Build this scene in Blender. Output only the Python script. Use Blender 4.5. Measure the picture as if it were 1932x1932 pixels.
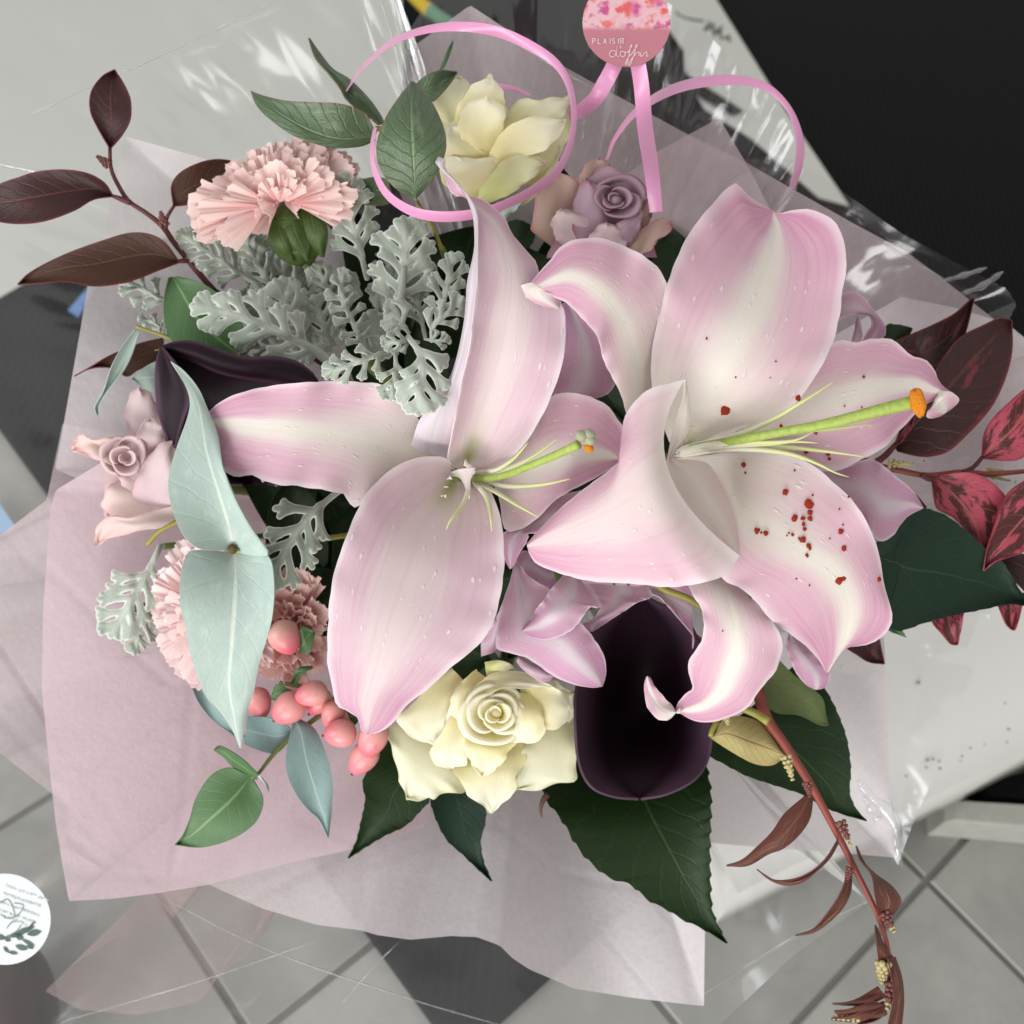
import bpy, math, random
import numpy as np
from mathutils import Matrix, Vector

random.seed(7)
rng = np.random.default_rng(7)
sc = bpy.context.scene
COL = sc.collection
for o in list(bpy.data.objects):
    bpy.data.objects.remove(o, do_unlink=True)

# ---------------------------------------------------------------- camera, world, lamps, exposure
CAMZ = 1.0
ROT = np.array([[0.991374476, -0.0769754736, -0.106072732],
                [0.0, 0.809346599, -0.587331323],
                [0.131059711, 0.582265282, 0.802365561]])      # camera -> world, camera looks down at about 37 degrees off the plumb line
EYE = np.array([0.0, 0.0, CAMZ])
FOC = 966 / 0.48
cam_d = bpy.data.cameras.new('camera')
cam = bpy.data.objects.new('camera', cam_d)
COL.objects.link(cam)
M4 = Matrix([list(ROT[0]) + [0], list(ROT[1]) + [0], list(ROT[2]) + [CAMZ], [0, 0, 0, 1]])
cam.matrix_world = M4
cam_d.sensor_width = 36
cam_d.lens = 18 / 0.48
cam_d.clip_start = 0.02
cam_d.clip_end = 50
cam_d.dof.use_dof = True
cam_d.dof.focus_distance = 0.515
cam_d.dof.aperture_fstop = 9.5
sc.camera = cam

world = bpy.data.worlds.new('World')
sc.world = world
world.use_nodes = True
bg = world.node_tree.nodes['Background']
bg.inputs[0].default_value = (1.0, 0.985, 0.96, 1)
bg.inputs[1].default_value = 0.58


def lamp(name, pc, target, sx, sy, power, col):
    l = bpy.data.lights.new(name, 'AREA')
    l.shape = 'RECTANGLE'
    l.size, l.size_y, l.energy, l.color = sx, sy, power, col
    o = bpy.data.objects.new(name, l)
    COL.objects.link(o)
    p = Vector(ROT @ np.array(pc) + EYE)
    t = Vector(ROT @ np.array(target) + EYE)
    o.location = p
    o.rotation_euler = (t - p).to_track_quat('-Z', 'Y').to_euler()


# the shop window behind and below the photographer, and an added fill lamp brightening the left side
lamp('window_light', (-0.55, -1.45, 0.55), (0, 0, -0.6), 1.5, 1.1, 31, (1.0, 0.985, 0.97))
lamp('left_fill_light', (-1.5, -0.1, 0.35), (0, 0, -0.6), 0.7, 1.3, 15, (0.95, 0.97, 1.0))

sc.view_settings.view_transform = 'Standard'
sc.view_settings.look = 'None'
sc.view_settings.exposure = 0.30
sc.view_settings.gamma = 1.0
sc.cycles.max_bounces = 12
sc.cycles.diffuse_bounces = 8
sc.cycles.transmission_bounces = 8
sc.cycles.transparent_max_bounces = 24
sc.cycles.caustics_reflective = False
sc.cycles.caustics_refractive = False

# ---------------------------------------------------------------- geometry helpers
K = 900 / 1932 / 1.32505
OFF = {'F': (0, 0, 1), 'A1': (0, 0, K), 'B1': (626.4, 0, K), 'C1': (1252.8, 0, K),
       'A2': (0, 626.4, K), 'B2': (626.4, 626.4, K), 'C2': (1252.8, 626.4, K),
       'A3': (0, 1252.8, K), 'B3': (626.4, 1252.8, K), 'C3': (1252.8, 1252.8, K),
       'D': (301.9, 377.3, 0.3125)}


def P(reg, s):
    if isinstance(s, str):
        a = np.array([float(x) for x in s.replace(',', ' ').split()]).reshape(-1, 2)
    else:
        a = np.array(s, float).reshape(-1, 2)
    ox, oy, k = OFF[reg]
    return a * k + np.array([ox, oy])


def W(u, v, h):
    """a point seen in direction (u, v), h centimetres nearer the camera than the bouquet's reference plane at 0.60 m"""
    u, v, h = np.broadcast_arrays(np.asarray(u, float), np.asarray(v, float), np.asarray(h, float))
    d = 0.60 - h / 100
    pc = np.stack([(u - 966) / FOC * d, -(v - 966) / FOC * d, -d], -1)
    return pc @ ROT.T + EYE


def FL(u, v, z=0.0):
    """the point of the level plane z metres above the floor in direction (u, v)"""
    r = ROT @ np.array([(u - 966) / FOC, -(v - 966) / FOC, -1.0])
    return EYE + r * ((CAMZ - z) / -r[2])


def resamp(p, n, lin=False):
    p = np.asarray(p, float)
    if len(p) == 1:
        return np.repeat(p, n, 0)
    if not lin and len(p) > 2:
        q = np.vstack([2 * p[0] - p[1], p, 2 * p[-1] - p[-2]])
        out = []
        for i in range(1, len(q) - 2):
            t = np.linspace(0, 1, 10, endpoint=False)[:, None]
            a, b, c, d = q[i - 1], q[i], q[i + 1], q[i + 2]
            out.append(0.5 * (2 * b + (c - a) * t + (2 * a - 5 * b + 4 * c - d) * t * t + (3 * b - a - 3 * c + d) * t ** 3))
        out.append(p[-1:])
        p = np.vstack(out)
    s = np.concatenate([[0], np.cumsum(np.linalg.norm(np.diff(p, axis=0), axis=1) + 1e-9)])
    x = np.linspace(0, s[-1], n)
    return np.stack([np.interp(x, s, p[:, k]) for k in range(p.shape[1])], -1)


def curve1(vals, n):
    vals = np.atleast_1d(np.asarray(vals, float))
    if len(vals) == 1:
        return np.full(n, vals[0])
    x = np.linspace(0, 1, len(vals))
    return resamp(np.stack([x * 100, vals], -1), n)[:, 1] if len(vals) > 2 else np.linspace(vals[0], vals[1], n)


ES = 1.0
SPLIT = True


def B(reg, L, R, z, e=0.0, M=None, ruf=None, ser=None, nu=34, nv=13, pw=2.0, lin=False, wob=0.15, mreg=None):
    """a leaf or petal: two traced margins and a midrib, each with heights in centimetres. returns a grid of (u, v, h) and uvs"""
    L = resamp(P(reg, L), nu, lin)
    R = resamp(P(reg, R), nu, lin)
    m = (L + R) / 2 if M is None else resamp(P(mreg or reg, M), nu, lin)
    t = np.linspace(0, 1, nu)
    zz = curve1(z, nu)
    el, er = e if isinstance(e, tuple) else (e, e)
    el, er = curve1(el, nu) * ES, curve1(er, nu) * ES
    s = np.linspace(-1, 1, nv)
    if ser:
        amp, n = ser
        saw = ((t * n) % 1.0) ** 1.5 * amp * np.clip(np.sin(np.pi * np.clip(t, 0, 1)) * 3, 0.0, 1)
        dirL = L - m
        dirL /= np.linalg.norm(dirL, axis=1, keepdims=True) + 1e-6
        dirR = R - m
        dirR /= np.linalg.norm(dirR, axis=1, keepdims=True) + 1e-6
        L = L + dirL * saw[:, None]
        R = R + dirR * np.roll(saw, 2)[:, None]
    S = s[None, :, None]
    uv = L[:, None] * (S * (S - 1) / 2) + m[:, None] * (1 - S * S) + R[:, None] * (S * (S + 1) / 2)
    a = np.abs(s)[None, :] ** pw
    h = zz[:, None] + np.where(s[None, :] < 0, el[:, None], er[:, None]) * a
    if ruf:
        amp, fr = ruf
        ph = random.random() * 6
        sgn = np.where(s < 0, 0.0, 2.1)[None, :]
        h = h + amp * np.abs(s)[None, :] ** 3 * (np.sin(t[:, None] * fr * 6.283 + ph + sgn) + 0.5 * np.sin(t[:, None] * fr * 11.3 + ph * 2 + sgn)) * np.sin(np.pi * np.clip(t, 0.03, 0.97))[:, None]
    if wob:
        ph = random.random() * 6
        h = h + wob * np.sin(t[:, None] * 5 + s[None, :] * 2.2 + ph) * np.sin(np.pi * t)[:, None]
    g = np.concatenate([uv, h[..., None]], -1)
    UV = np.stack(np.broadcast_arrays(s[None, :] * 0.5 + 0.5, t[:, None]), -1)
    return g, UV


def grid_mesh(blades):
    V, Fc, UVs, n0 = [], [], [], 0
    for g, UV in blades:
        a, b = g.shape[:2]
        V.append(W(g[..., 0], g[..., 1], g[..., 2]).reshape(-1, 3))
        UVs.append(UV.reshape(-1, 2))
        i = np.arange(a - 1)[:, None] * b + np.arange(b - 1)[None, :] + n0
        Fc.append(np.stack([i, i + 1, i + b + 1, i + b], -1).reshape(-1, 4))
        n0 += a * b
    return np.vstack(V), np.vstack(Fc), np.vstack(UVs)


def link(name, V, Fc, mat, parent=None, UV=None, thick=0.0, smooth=True, kind=None):
    me = bpy.data.meshes.new(name)
    V = np.asarray(V, float)
    if parent is not None:
        V = V - np.array(ABS[parent.name])
    me.from_pydata(V.tolist(), [], [list(map(int, f)) for f in Fc])
    if UV is not None:
        ul = me.uv_layers.new(name='UVMap')
        idx = np.empty(len(me.loops), int)
        me.loops.foreach_get('vertex_index', idx)
        ul.data.foreach_set('uv', np.asarray(UV, float)[idx].ravel())
    if smooth:
        me.polygons.foreach_set('use_smooth', [True] * len(me.polygons))
    me.materials.append(mat)
    o = bpy.data.objects.new(name, me)
    COL.objects.link(o)
    if parent is not None:
        o.parent = parent
    ABS[o.name] = tuple(ABS[parent.name]) if parent is not None else (0, 0, 0)
    if thick:
        md = o.modifiers.new('thickness', 'SOLIDIFY')
        md.thickness = thick / 100
        md.offset = 0
        es_ = o.modifiers.new('crisp_edge', 'EDGE_SPLIT')
        es_.split_angle = math.radians(62)
    if kind:
        o['kind'] = kind
    return o


ABS = {}


def tag(o, label, cat, group=None):
    o['label'], o['category'] = label, cat
    if group:
        o['group'] = group
    return o


def thing(name, label, cat, loc, group=None):
    o = bpy.data.objects.new(name, None)
    COL.objects.link(o)
    o.empty_display_size = 0.02
    o.location = loc
    ABS[o.name] = tuple(loc)
    return tag(o, label, cat, group)


def at(reg, x, y, h):
    p = P(reg, (x, y))[0]
    return W(p[0], p[1], h)


def mk(name, blades, mat, parent=None, thick=0.06, kind=None):
    if not isinstance(blades, list):
        blades = [blades]
    V, Fc, UV = grid_mesh(blades)
    return link(name, V, Fc, mat, parent, UV, thick, kind=kind)


def tube_geo(path, rad, sides=8, cap=True):
    """path: world points, rad: metres per point"""
    path = np.asarray(path, float)
    n = len(path)
    tan = np.gradient(path, axis=0)
    tan /= np.linalg.norm(tan, axis=1, keepdims=True) + 1e-9
    ref = np.array([0.3, 0.2, 0.93])
    V = []
    for i in range(n):
        a = np.cross(tan[i], ref)
        a /= np.linalg.norm(a) + 1e-9
        b = np.cross(tan[i], a)
        th = np.linspace(0, 2 * np.pi, sides, endpoint=False)
        V.append(path[i] + rad[i] * (np.cos(th)[:, None] * a + np.sin(th)[:, None] * b))
    V = np.vstack(V)
    Fc = []
    for i in range(n - 1):
        for k in range(sides):
            k2 = (k + 1) % sides
            Fc.append([i * sides + k, i * sides + k2, (i + 1) * sides + k2, (i + 1) * sides + k])
    if cap:
        Fc.append(list(range(sides))[::-1])
        Fc.append([(n - 1) * sides + k for k in range(sides)])
    return V, Fc


def tube(name, reg, pts, hs, rad, mat, parent=None, n=20, sides=8, extra=None):
    p = resamp(P(reg, pts), n)
    h = curve1(hs, n)
    r = curve1(rad, n) * OFF[reg][2]
    w = W(p[:, 0], p[:, 1], h)
    rm = r * (0.60 - h / 100) / FOC
    V, Fc = tube_geo(w, rm, sides)
    UV = np.stack([np.tile(np.arange(sides) / sides, n), np.repeat(np.linspace(0, 1, n), sides)], -1)
    return link(name, V, Fc, mat, parent, UV)


def ell_geo(c, ax, seg=16, ring=10, squash=None):
    """ellipsoid with axis vectors ax (3 rows, world)"""
    V = []
    for i in range(ring + 1):
        ph = math.pi * i / ring
        for k in range(seg):
            th = 2 * math.pi * k / seg
            l = np.array([math.sin(ph) * math.cos(th), math.sin(ph) * math.sin(th), math.cos(ph)])
            if squash:
                l = squash(l)
            V.append(c + l @ ax)
    Fc = [[i * seg + k, i * seg + (k + 1) % seg, (i + 1) * seg + (k + 1) % seg, (i + 1) * seg + k] for i in range(ring) for k in range(seg)]
    UV = [((k / seg), i / ring) for i in range(ring + 1) for k in range(seg)]
    return np.array(V), Fc, np.array(UV)


RX, RY, RZ = ROT[:, 0], -ROT[:, 1], ROT[:, 2]      # image right, image down, towards the camera


def blob(name, reg, x, y, h, rx, ry, rz, ang, mat, parent=None, seg=16, ring=10, squash=None):
    """rounded body, radii in traced pixels, ang degrees of its long axis in the image"""
    k = OFF[reg][2] * (0.60 - h / 100) / FOC
    a = math.radians(ang)
    e1 = (math.cos(a) * RX + math.sin(a) * RY)
    e2 = (-math.sin(a) * RX + math.cos(a) * RY)
    ax = np.stack([e2 * ry * k, RZ * rz * k, e1 * rx * k])
    V, Fc, UV = ell_geo(at(reg, x, y, h), ax, seg, ring, squash)
    return link(name, V, Fc, mat, parent, UV)


# ---------------------------------------------------------------- materials
class NT:
    def __init__(s, name):
        s.m = bpy.data.materials.new(name)
        s.m.use_nodes = True
        s.t = s.m.node_tree
        s.t.nodes.clear()
        s.out = s.t.nodes.new('ShaderNodeOutputMaterial')

    def n(s, typ, ins=None, **kw):
        nd = s.t.nodes.new('ShaderNode' + typ)
        for k, v in kw.items():
            setattr(nd, k, v)
        for k, v in (ins or {}).items():
            s.set(nd.inputs[k], v)
        return nd

    def set(s, sock, v):
        if isinstance(v, bpy.types.NodeSocket):
            s.t.links.new(v, sock)
        elif isinstance(v, bpy.types.Node):
            s.t.links.new(v.outputs[0], sock)
        else:
            sock.default_value = v

    def math(s, op, a, b=0.0, c=0.0):
        nd = s.n('Math', operation=op)
        s.set(nd.inputs[0], a)
        s.set(nd.inputs[1], b)
        if op in ('MULTIPLY_ADD', 'SMOOTH_MIN'):
            s.set(nd.inputs[2], c)
        return nd.outputs[0]

    def step(s, x, lo, hi, a=0.0, b=1.0):
        nd = s.n('MapRange', interpolation_type='SMOOTHSTEP')
        for i, v in enumerate((x, lo, hi, a, b)):
            s.set(nd.inputs[i], v)
        return nd.outputs[0]

    def mix(s, f, a, b, mode='MIX'):
        nd = s.n('Mix', data_type='RGBA', blend_type=mode)
        s.set(nd.inputs[0], f)
        s.set(nd.inputs[6], a if not isinstance(a, tuple) else (*a[:3], 1))
        s.set(nd.inputs[7], b if not isinstance(b, tuple) else (*b[:3], 1))
        return nd.outputs[2]

    def uv(s):
        tc = s.n('TexCoord')
        sp = s.n('SeparateXYZ', {0: tc.outputs['UV']})
        side = s.math('ABSOLUTE', s.math('MULTIPLY_ADD', sp.outputs[0], 2.0, -1.0))
        return tc, sp.outputs[0], sp.outputs[1], side

    def noise(s, vec, scale, detail=3.0, rough=0.55):
        return s.n('TexNoise', {'Vector': vec, 'Scale': scale, 'Detail': detail, 'Roughness': rough}).outputs[0]

    def scaled(s, vec, x, y, z=1.0):
        return s.n('Mapping', {'Vector': vec, 'Scale': (x, y, z)}).outputs[0]

    def bump(s, hgt, strength, dist=0.001):
        return s.n('Bump', {'Height': hgt, 'Strength': strength, 'Distance': dist}).outputs[0]

    def leafy(s, col, rough, trans=0.25, nrm=None, spec=0.35, tcol=None, sheen=0.0, alpha=None):
        b = s.n('BsdfPrincipled', {'Base Color': col, 'Roughness': rough, 'Specular IOR Level': spec})
        if sheen:
            b.inputs['Sheen Weight'].default_value = sheen
            b.inputs['Sheen Roughness'].default_value = 0.4
        t = s.n('BsdfTranslucent', {'Color': tcol if tcol is not None else col})
        if nrm is not None:
            s.set(b.inputs['Normal'], nrm)
            s.set(t.inputs['Normal'], nrm)
        mx = s.n('MixShader', {0: trans, 1: b.outputs[0], 2: t.outputs[0]})
        last = mx.outputs[0]
        if alpha is not None:
            tr = s.n('BsdfTransparent')
            mx2 = s.n('MixShader', {0: alpha, 1: tr.outputs[0], 2: last})
            last = mx2.outputs[0]
        s.t.links.new(last, s.out.inputs[0])
        return s.m


def obj_rand(s, amt):
    oi = s.n('ObjectInfo')
    return s.math('MULTIPLY_ADD', oi.outputs['Random'], amt, 1 - amt / 2)


def lily_mat(name, pink=(.755, .52, .60), deep=(.63, .25, .43), cream=(.84, .80, .735), pale=(.88, .83, .84), stripe=0.8, pinkness=1.0, basewhite=0.35, green=True, tip=0.75, centre=0.0):
    s = NT(name)
    tc, u, v, side = s.uv()
    n1 = s.noise(s.scaled(tc.outputs['UV'], 26, 1.6), 1.0, 4.0)
    n2 = s.noise(s.scaled(tc.outputs['UV'], 3, 3), 1.3, 3.0)
    sidew = s.math('MULTIPLY_ADD', n2, 0.5, s.math('SUBTRACT', side, 0.25))
    f = s.step(sidew, -0.05, 0.62)
    if centre:
        f = s.math('MAXIMUM', f, centre)
    f = s.math('MULTIPLY', f, s.step(v, basewhite - 0.25, basewhite + 0.22))
    f = s.math('MULTIPLY', f, pinkness)
    c = s.mix(f, cream, pink)
    dp = s.math('MULTIPLY', s.step(v, tip - 0.22, 1.0), s.step(side, 0.10, 0.45))
    dp = s.math('MULTIPLY', dp, s.math('MULTIPLY_ADD', n1, 1.2, -0.1))
    c = s.mix(s.math('MINIMUM', s.math('MULTIPLY', dp, 1.05 * pinkness), 0.85), c, deep)
    vein = s.math('MULTIPLY', s.step(n1, 0.48, 0.68), s.math('MULTIPLY_ADD', f, 0.20, 0.03))
    c = s.mix(vein, c, deep)
    st = s.math('MULTIPLY', s.step(side, 0.0, 0.30, 1.0, 0.0), s.math('MULTIPLY', s.step(v, 0.75, 1.0, 1.0, 0.1), stripe * 0.85))
    c = s.mix(st, c, cream)
    c = s.mix(s.math('MULTIPLY', s.step(side, 0.86, 1.0), 0.6), c, pale)
    if green:
        gr = s.math('MULTIPLY', s.step(v, 0.0, 0.16, 1.0, 0.0), s.step(side, 0.0, 0.45, 1.0, 0.0))
        c = s.mix(s.math('MULTIPLY', gr, 0.85), c, (.42, .46, .10))
    vo = s.n('TexVoronoi', {'Vector': s.scaled(tc.outputs['UV'], 17, 15), 'Scale': 1.0, 'Randomness': 1.0})
    zone = s.math('MULTIPLY', s.step(v, 0.10, 0.3), s.step(v, 0.55, 0.85, 1.0, 0.0))
    zone = s.math('MULTIPLY', zone, s.step(n2, 0.36, 0.50))
    pap = s.math('MULTIPLY', s.step(vo.outputs[0], 0.08, 0.21, 1.0, 0.0), zone)
    c = s.mix(s.math('MULTIPLY', pap, 0.75), c, (.90, .86, .82))
    fine = s.noise(s.scaled(tc.outputs['UV'], 160, 160), 1.0, 2.0)
    hg = s.math('ADD', s.math('MULTIPLY', n1, 0.55), s.math('ADD', s.math('MULTIPLY', pap, 1.2), s.math('MULTIPLY', fine, 0.25)))
    hg = s.math('ADD', hg, s.math('MULTIPLY', s.step(side, 0.0, 0.22), 0.5))
    return s.leafy(c, 0.5, 0.36, s.bump(hg, 0.5, 0.0006), 0.25)


def petal_mat(name, base, tip, edge=None, edgew=0.3, basecol=None, trans=0.35, var=0.06, rough=0.5):
    s = NT(name)
    tc, u, v, side = s.uv()
    n = s.noise(s.scaled(tc.outputs['UV'], 4, 4), 1.2, 4.0)
    nv = s.noise(s.scaled(tc.outputs['UV'], 40, 4), 1.0, 3.0)
    c = s.mix(s.step(v, 0.1, 0.9), base, tip)
    if edge is not None:
        m = s.math('MAXIMUM', s.step(v, 0.78, 1.0), s.step(side, 0.8, 1.0))
        m = s.math('MULTIPLY', m, s.step(n, 0.38, 0.62))
        c = s.mix(s.math('MULTIPLY', m, edgew), c, edge)
    c = s.mix(s.math('MULTIPLY', s.step(nv, 0.4, 0.7), var), c, tuple(x * 0.7 for x in base))
    rnd = obj_rand(s, 0.08)
    c2 = s.n('HueSaturation', {'Color': c, 'Value': rnd, 'Saturation': 1.0}).outputs[0]
    return s.leafy(c2, rough, trans, s.bump(s.math('ADD', nv, n), 0.25, 0.0006), 0.25)


def leaf_mat(name, dark, light, rib, rough=0.42, spec=0.5, trans=0.12, veinfreq=9, veinamt=0.25, blotch=None, blotchamt=0.0, edge=None, sheen=0.0, bump=0.5, ribw=0.045, blotchlo=0.52, bloom=0.0):
    s = NT(name)
    tc, u, v, side = s.uv()
    n = s.noise(s.scaled(tc.outputs['UV'], 3, 5), 1.5, 4.0)
    nf = s.noise(s.scaled(tc.outputs['UV'], 30, 40), 1.0, 4.0)
    ph = s.math('ADD', s.math('MULTIPLY', v, float(veinfreq)), s.math('MULTIPLY', side, -2.2))
    ph = s.math('ADD', ph, s.math('MULTIPLY', n, 0.7))
    wv = s.math('ABSOLUTE', s.math('SUBTRACT', s.math('FRACT', ph), 0.5))
    vein = s.step(wv, 0.0, 0.10, 1.0, 0.0)
    c = s.mix(n, dark, light)
    if blotch is not None:
        nb = s.noise(s.scaled(tc.outputs['UV'], 2.6, 1.7), 1.4, 5.0, 0.62)
        oi = s.n('ObjectInfo')
        nb = s.math('ADD', nb, s.math('MULTIPLY_ADD', oi.outputs['Random'], 0.1, -0.05))
        c = s.mix(s.math('MULTIPLY', s.step(nb, blotchlo, blotchlo + 0.08), blotchamt), c, blotch)
    c = s.mix(s.math('MULTIPLY', vein, veinamt), c, rib)
    ribm = s.step(side, ribw * 0.4, ribw * 1.6, 1.0, 0.0)
    c = s.mix(s.math('MULTIPLY', ribm, 0.75), c, rib)
    if edge is not None:
        c = s.mix(s.math('MULTIPLY', s.step(side, 0.9, 1.0), 0.7), c, edge)
    c = s.mix(s.math('MULTIPLY', s.step(nf, 0.5, 0.8), 0.25), c, tuple(x * 0.6 for x in dark))
    if bloom:
        bl_ = s.math('MULTIPLY', s.step(v, 0.0, 0.15, 1.0, 0.0), s.step(side, 0.0, 0.55, 1.0, 0.0))
        c = s.mix(s.math('MULTIPLY', bl_, bloom), c, (.80, .84, .78))
        dst = s.noise(s.scaled(tc.outputs['UV'], 7, 7), 1.0, 5.0, 0.65)
        c = s.mix(s.math('MULTIPLY', s.step(dst, 0.48, 0.7), 0.30), c, (.62, .72, .66))
    hg = s.math('ADD', s.math('MULTIPLY', vein, -0.6), s.math('ADD', s.math('MULTIPLY', nf, 0.7), s.math('MULTIPLY', ribm, -0.9)))
    return s.leafy(c, s.math('MULTIPLY_ADD', nf, 0.25, rough - 0.12), trans, s.bump(hg, bump, 0.0007), spec, sheen=sheen)


def plain(name, col, rough=0.5, spec=0.4, noise=0.12, scale=60.0, metal=0.0, bump=0.0, coat=0.0, coords='Object'):
    s = NT(name)
    tc = s.n('TexCoord')
    n = s.noise(tc.outputs[coords], scale, 5.0, 0.6)
    c = s.mix(s.math('MULTIPLY', s.step(n, 0.3, 0.75), noise * 4 if noise < 0.25 else 1.0), col, tuple(x * (1 - noise * 2) for x in col))
    b = s.n('BsdfPrincipled', {'Base Color': c, 'Roughness': rough, 'Specular IOR Level': spec, 'Metallic': metal, 'Coat Weight': coat})
    if bump:
        s.set(b.inputs['Normal'], s.bump(n, bump, 0.002))
    s.t.links.new(b.outputs[0], s.out.inputs[0])
    return s.m


def paper_mat(name, col, alpha=0.8, trans=0.4):
    s = NT(name)
    tc = s.n('TexCoord')
    n = s.noise(tc.outputs['Object'], 45.0, 6.0, 0.65)
    fib = s.noise(s.scaled(tc.outputs['Object'], 300, 300, 90), 1.0, 3.0)
    crs = s.n('TexVoronoi', {'Vector': tc.outputs['Object'], 'Scale': 9.0}, feature='DISTANCE_TO_EDGE').outputs[0]
    crs = s.step(crs, 0.0, 0.05)
    big = s.noise(tc.outputs['Object'], 12.0, 3.0)
    c = s.mix(s.math('MULTIPLY', s.step(n, 0.35, 0.7), 0.10), col, tuple(x * 0.82 for x in col))
    c = s.mix(s.math('MULTIPLY', s.step(fib, 0.55, 0.75), 0.12), c, (.86, .84, .86))
    a = s.math('MULTIPLY_ADD', fib, 0.16, alpha - 0.08)
    return s.leafy(c, 0.62, trans, s.bump(s.math('ADD', s.math('MULTIPLY', crs, 0.5), s.math('ADD', s.math('ADD', n, s.math('MULTIPLY', big, 2.2)), s.math('MULTIPLY', fib, 0.3))), 0.4, 0.002), 0.25, alpha=a)


def film_mat(name, bumpy=0.25, base=0.06, rough=0.10, milk=0.02):
    s = NT(name)
    tc = s.n('TexCoord')
    n = s.noise(tc.outputs['Object'], 11.0, 2.0, 0.5)
    lw = s.n('LayerWeight', {'Blend': 0.18})
    nrm = s.bump(n, bumpy, 0.004)
    s.set(lw.inputs['Normal'], nrm)
    g = s.n('BsdfGlossy', {'Color': (1, 1, 1, 1), 'Roughness': rough, 'Normal': nrm})
    tr = s.n('BsdfTransparent', {'Color': (.97, .975, .98, 1)})
    f = s.math('MINIMUM', s.math('MULTIPLY_ADD', lw.outputs['Fresnel'], 0.75, base), 0.75)
    mx = s.n('MixShader', {0: f, 1: tr.outputs[0], 2: g.outputs[0]})
    df = s.n('BsdfDiffuse', {'Color': (.86, .87, .88, 1)})
    mk_ = s.math('MULTIPLY_ADD', s.noise(tc.outputs['Object'], 6.0, 3.0), milk, milk * 0.4)
    mx2 = s.n('MixShader', {0: mk_, 1: mx.outputs[0], 2: df.outputs[0]})
    s.t.links.new(mx2.outputs[0], s.out.inputs[0])
    return s.m


LILY = lily_mat('lily_petal')
LILY_L = lily_mat('lily_petal_mauve', pink=(.72, .545, .605), basewhite=0.06, stripe=0.2, tip=0.85, centre=0.62)
LILY_FRONT = lily_mat('lily_petal_front', pinkness=0.95, basewhite=0.12, stripe=0.2, green=False, centre=0.5)
LILY_WHITE = lily_mat('lily_petal_inner', pinkness=0.35, basewhite=0.5, stripe=0.2, tip=0.95)
LILY_BACK = lily_mat('lily_petal_outside', pink=(.71, .47, .59), deep=(.58, .26, .46), cream=(.74, .65, .69), pinkness=1.0, basewhite=-0.1, stripe=0.3, green=False, tip=0.6)
LILY_EDGE = lily_mat('lily_petal_margin', pink=(.78, .69, .75), deep=(.70, .54, .66), cream=(.80, .76, .78), pinkness=0.8, basewhite=-0.1, stripe=0.0, green=False)
STYLE = plain('lily_style_green', (.33, .43, .09), 0.5, 0.35, 0.18, 400, bump=0.25)
STYLE_PALE = plain('lily_style_pale', (.66, .70, .38), 0.45, 0.35, 0.08, 80)
FIL = NT('lily_filament')
_tc, _u, _v, _s = FIL.uv()
FIL = FIL.leafy(FIL.mix(FIL.step(_v, 0.2, 0.75), (.80, .79, .66), (.58, .61, .27)), 0.4, 0.15)
STIG_GREY = plain('stigma_grey_green', (.30, .31, .20), 0.5, 0.4, 0.12, 200, bump=0.4)
POLLEN = plain('orange_pollen', (.62, .21, .012), 0.75, 0.2, 0.12, 900, bump=0.6)
SPECK = plain('rust_pollen_speck', (.27, .025, .012), 0.8, 0.15, 0.1, 600)
ROSE_W = petal_mat('cream_rose_petal', (.90, .84, .50), (.93, .91, .78), edge=(.91, .91, .74), edgew=0.4, trans=0.45)
ROSE_WG = petal_mat('cream_rose_outer_petal', (.87, .85, .60), (.91, .90, .75), edge=(.66, .68, .34), edgew=0.6, trans=0.45)
ROSE_GREEN = petal_mat('cream_rose_green_guard_petal', (.64, .66, .28), (.76, .75, .50), edge=(.66, .46, .42), edgew=0.6, trans=0.25)
ROSE_M = petal_mat('mauve_rose_petal', (.47, .31, .38), (.58, .42, .50), edge=(.52, .13, .20), edgew=0.8, trans=0.4)
ROSE_T = petal_mat('mauve_rose_tan_petal', (.44, .32, .25), (.56, .39, .34), edge=(.55, .13, .18), edgew=0.75, trans=0.25)
ROSE_P = petal_mat('blush_rose_petal', (.76, .62, .65), (.82, .69, .69), edge=(.80, .44, .40), edgew=0.5, trans=0.45)
ROSE_PE = petal_mat('blush_rose_edge_petal', (.75, .63, .60), (.82, .65, .61), edge=(.78, .36, .36), edgew=0.6, trans=0.35)
CARN = petal_mat('pink_carnation_petal', (.90, .58, .55), (.92, .76, .73), edge=(.94, .84, .81), edgew=0.4, trans=0.5, var=0.12)
CARN_L = petal_mat('pale_carnation_petal', (.92, .66, .66), (.93, .80, .79), edge=(.95, .88, .87), edgew=0.5, trans=0.5, var=0.1)
CARN_P = petal_mat('peach_carnation_petal', (.86, .46, .42), (.90, .70, .66), edge=(.92, .78, .75), edgew=0.4, trans=0.5, var=0.1)
CALYX = leaf_mat('carnation_calyx', (.02, .05, .01), (.075, .125, .018), (.09, .13, .03), veinamt=0.15)
BERRY = NT('hypericum_berry')
_tc, _u, _v, _s = BERRY.uv()
_n = BERRY.noise(_tc.outputs['Object'], 60.0, 3.0)
_oi = BERRY.n('ObjectInfo')
_c = BERRY.mix(BERRY.step(_v, 0.15, 0.75, 1.0, 0.0), (.74, .44, .36), (.66, .05, .13))
_c = BERRY.mix(BERRY.math('MULTIPLY', _oi.outputs['Random'], 0.6), _c, (.74, .22, .24))
_c = BERRY.mix(BERRY.math('MULTIPLY', _n, 0.3), _c, (.80, .40, .38))
_sp = BERRY.noise(_tc.outputs['Object'], 260.0, 4.0)
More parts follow.
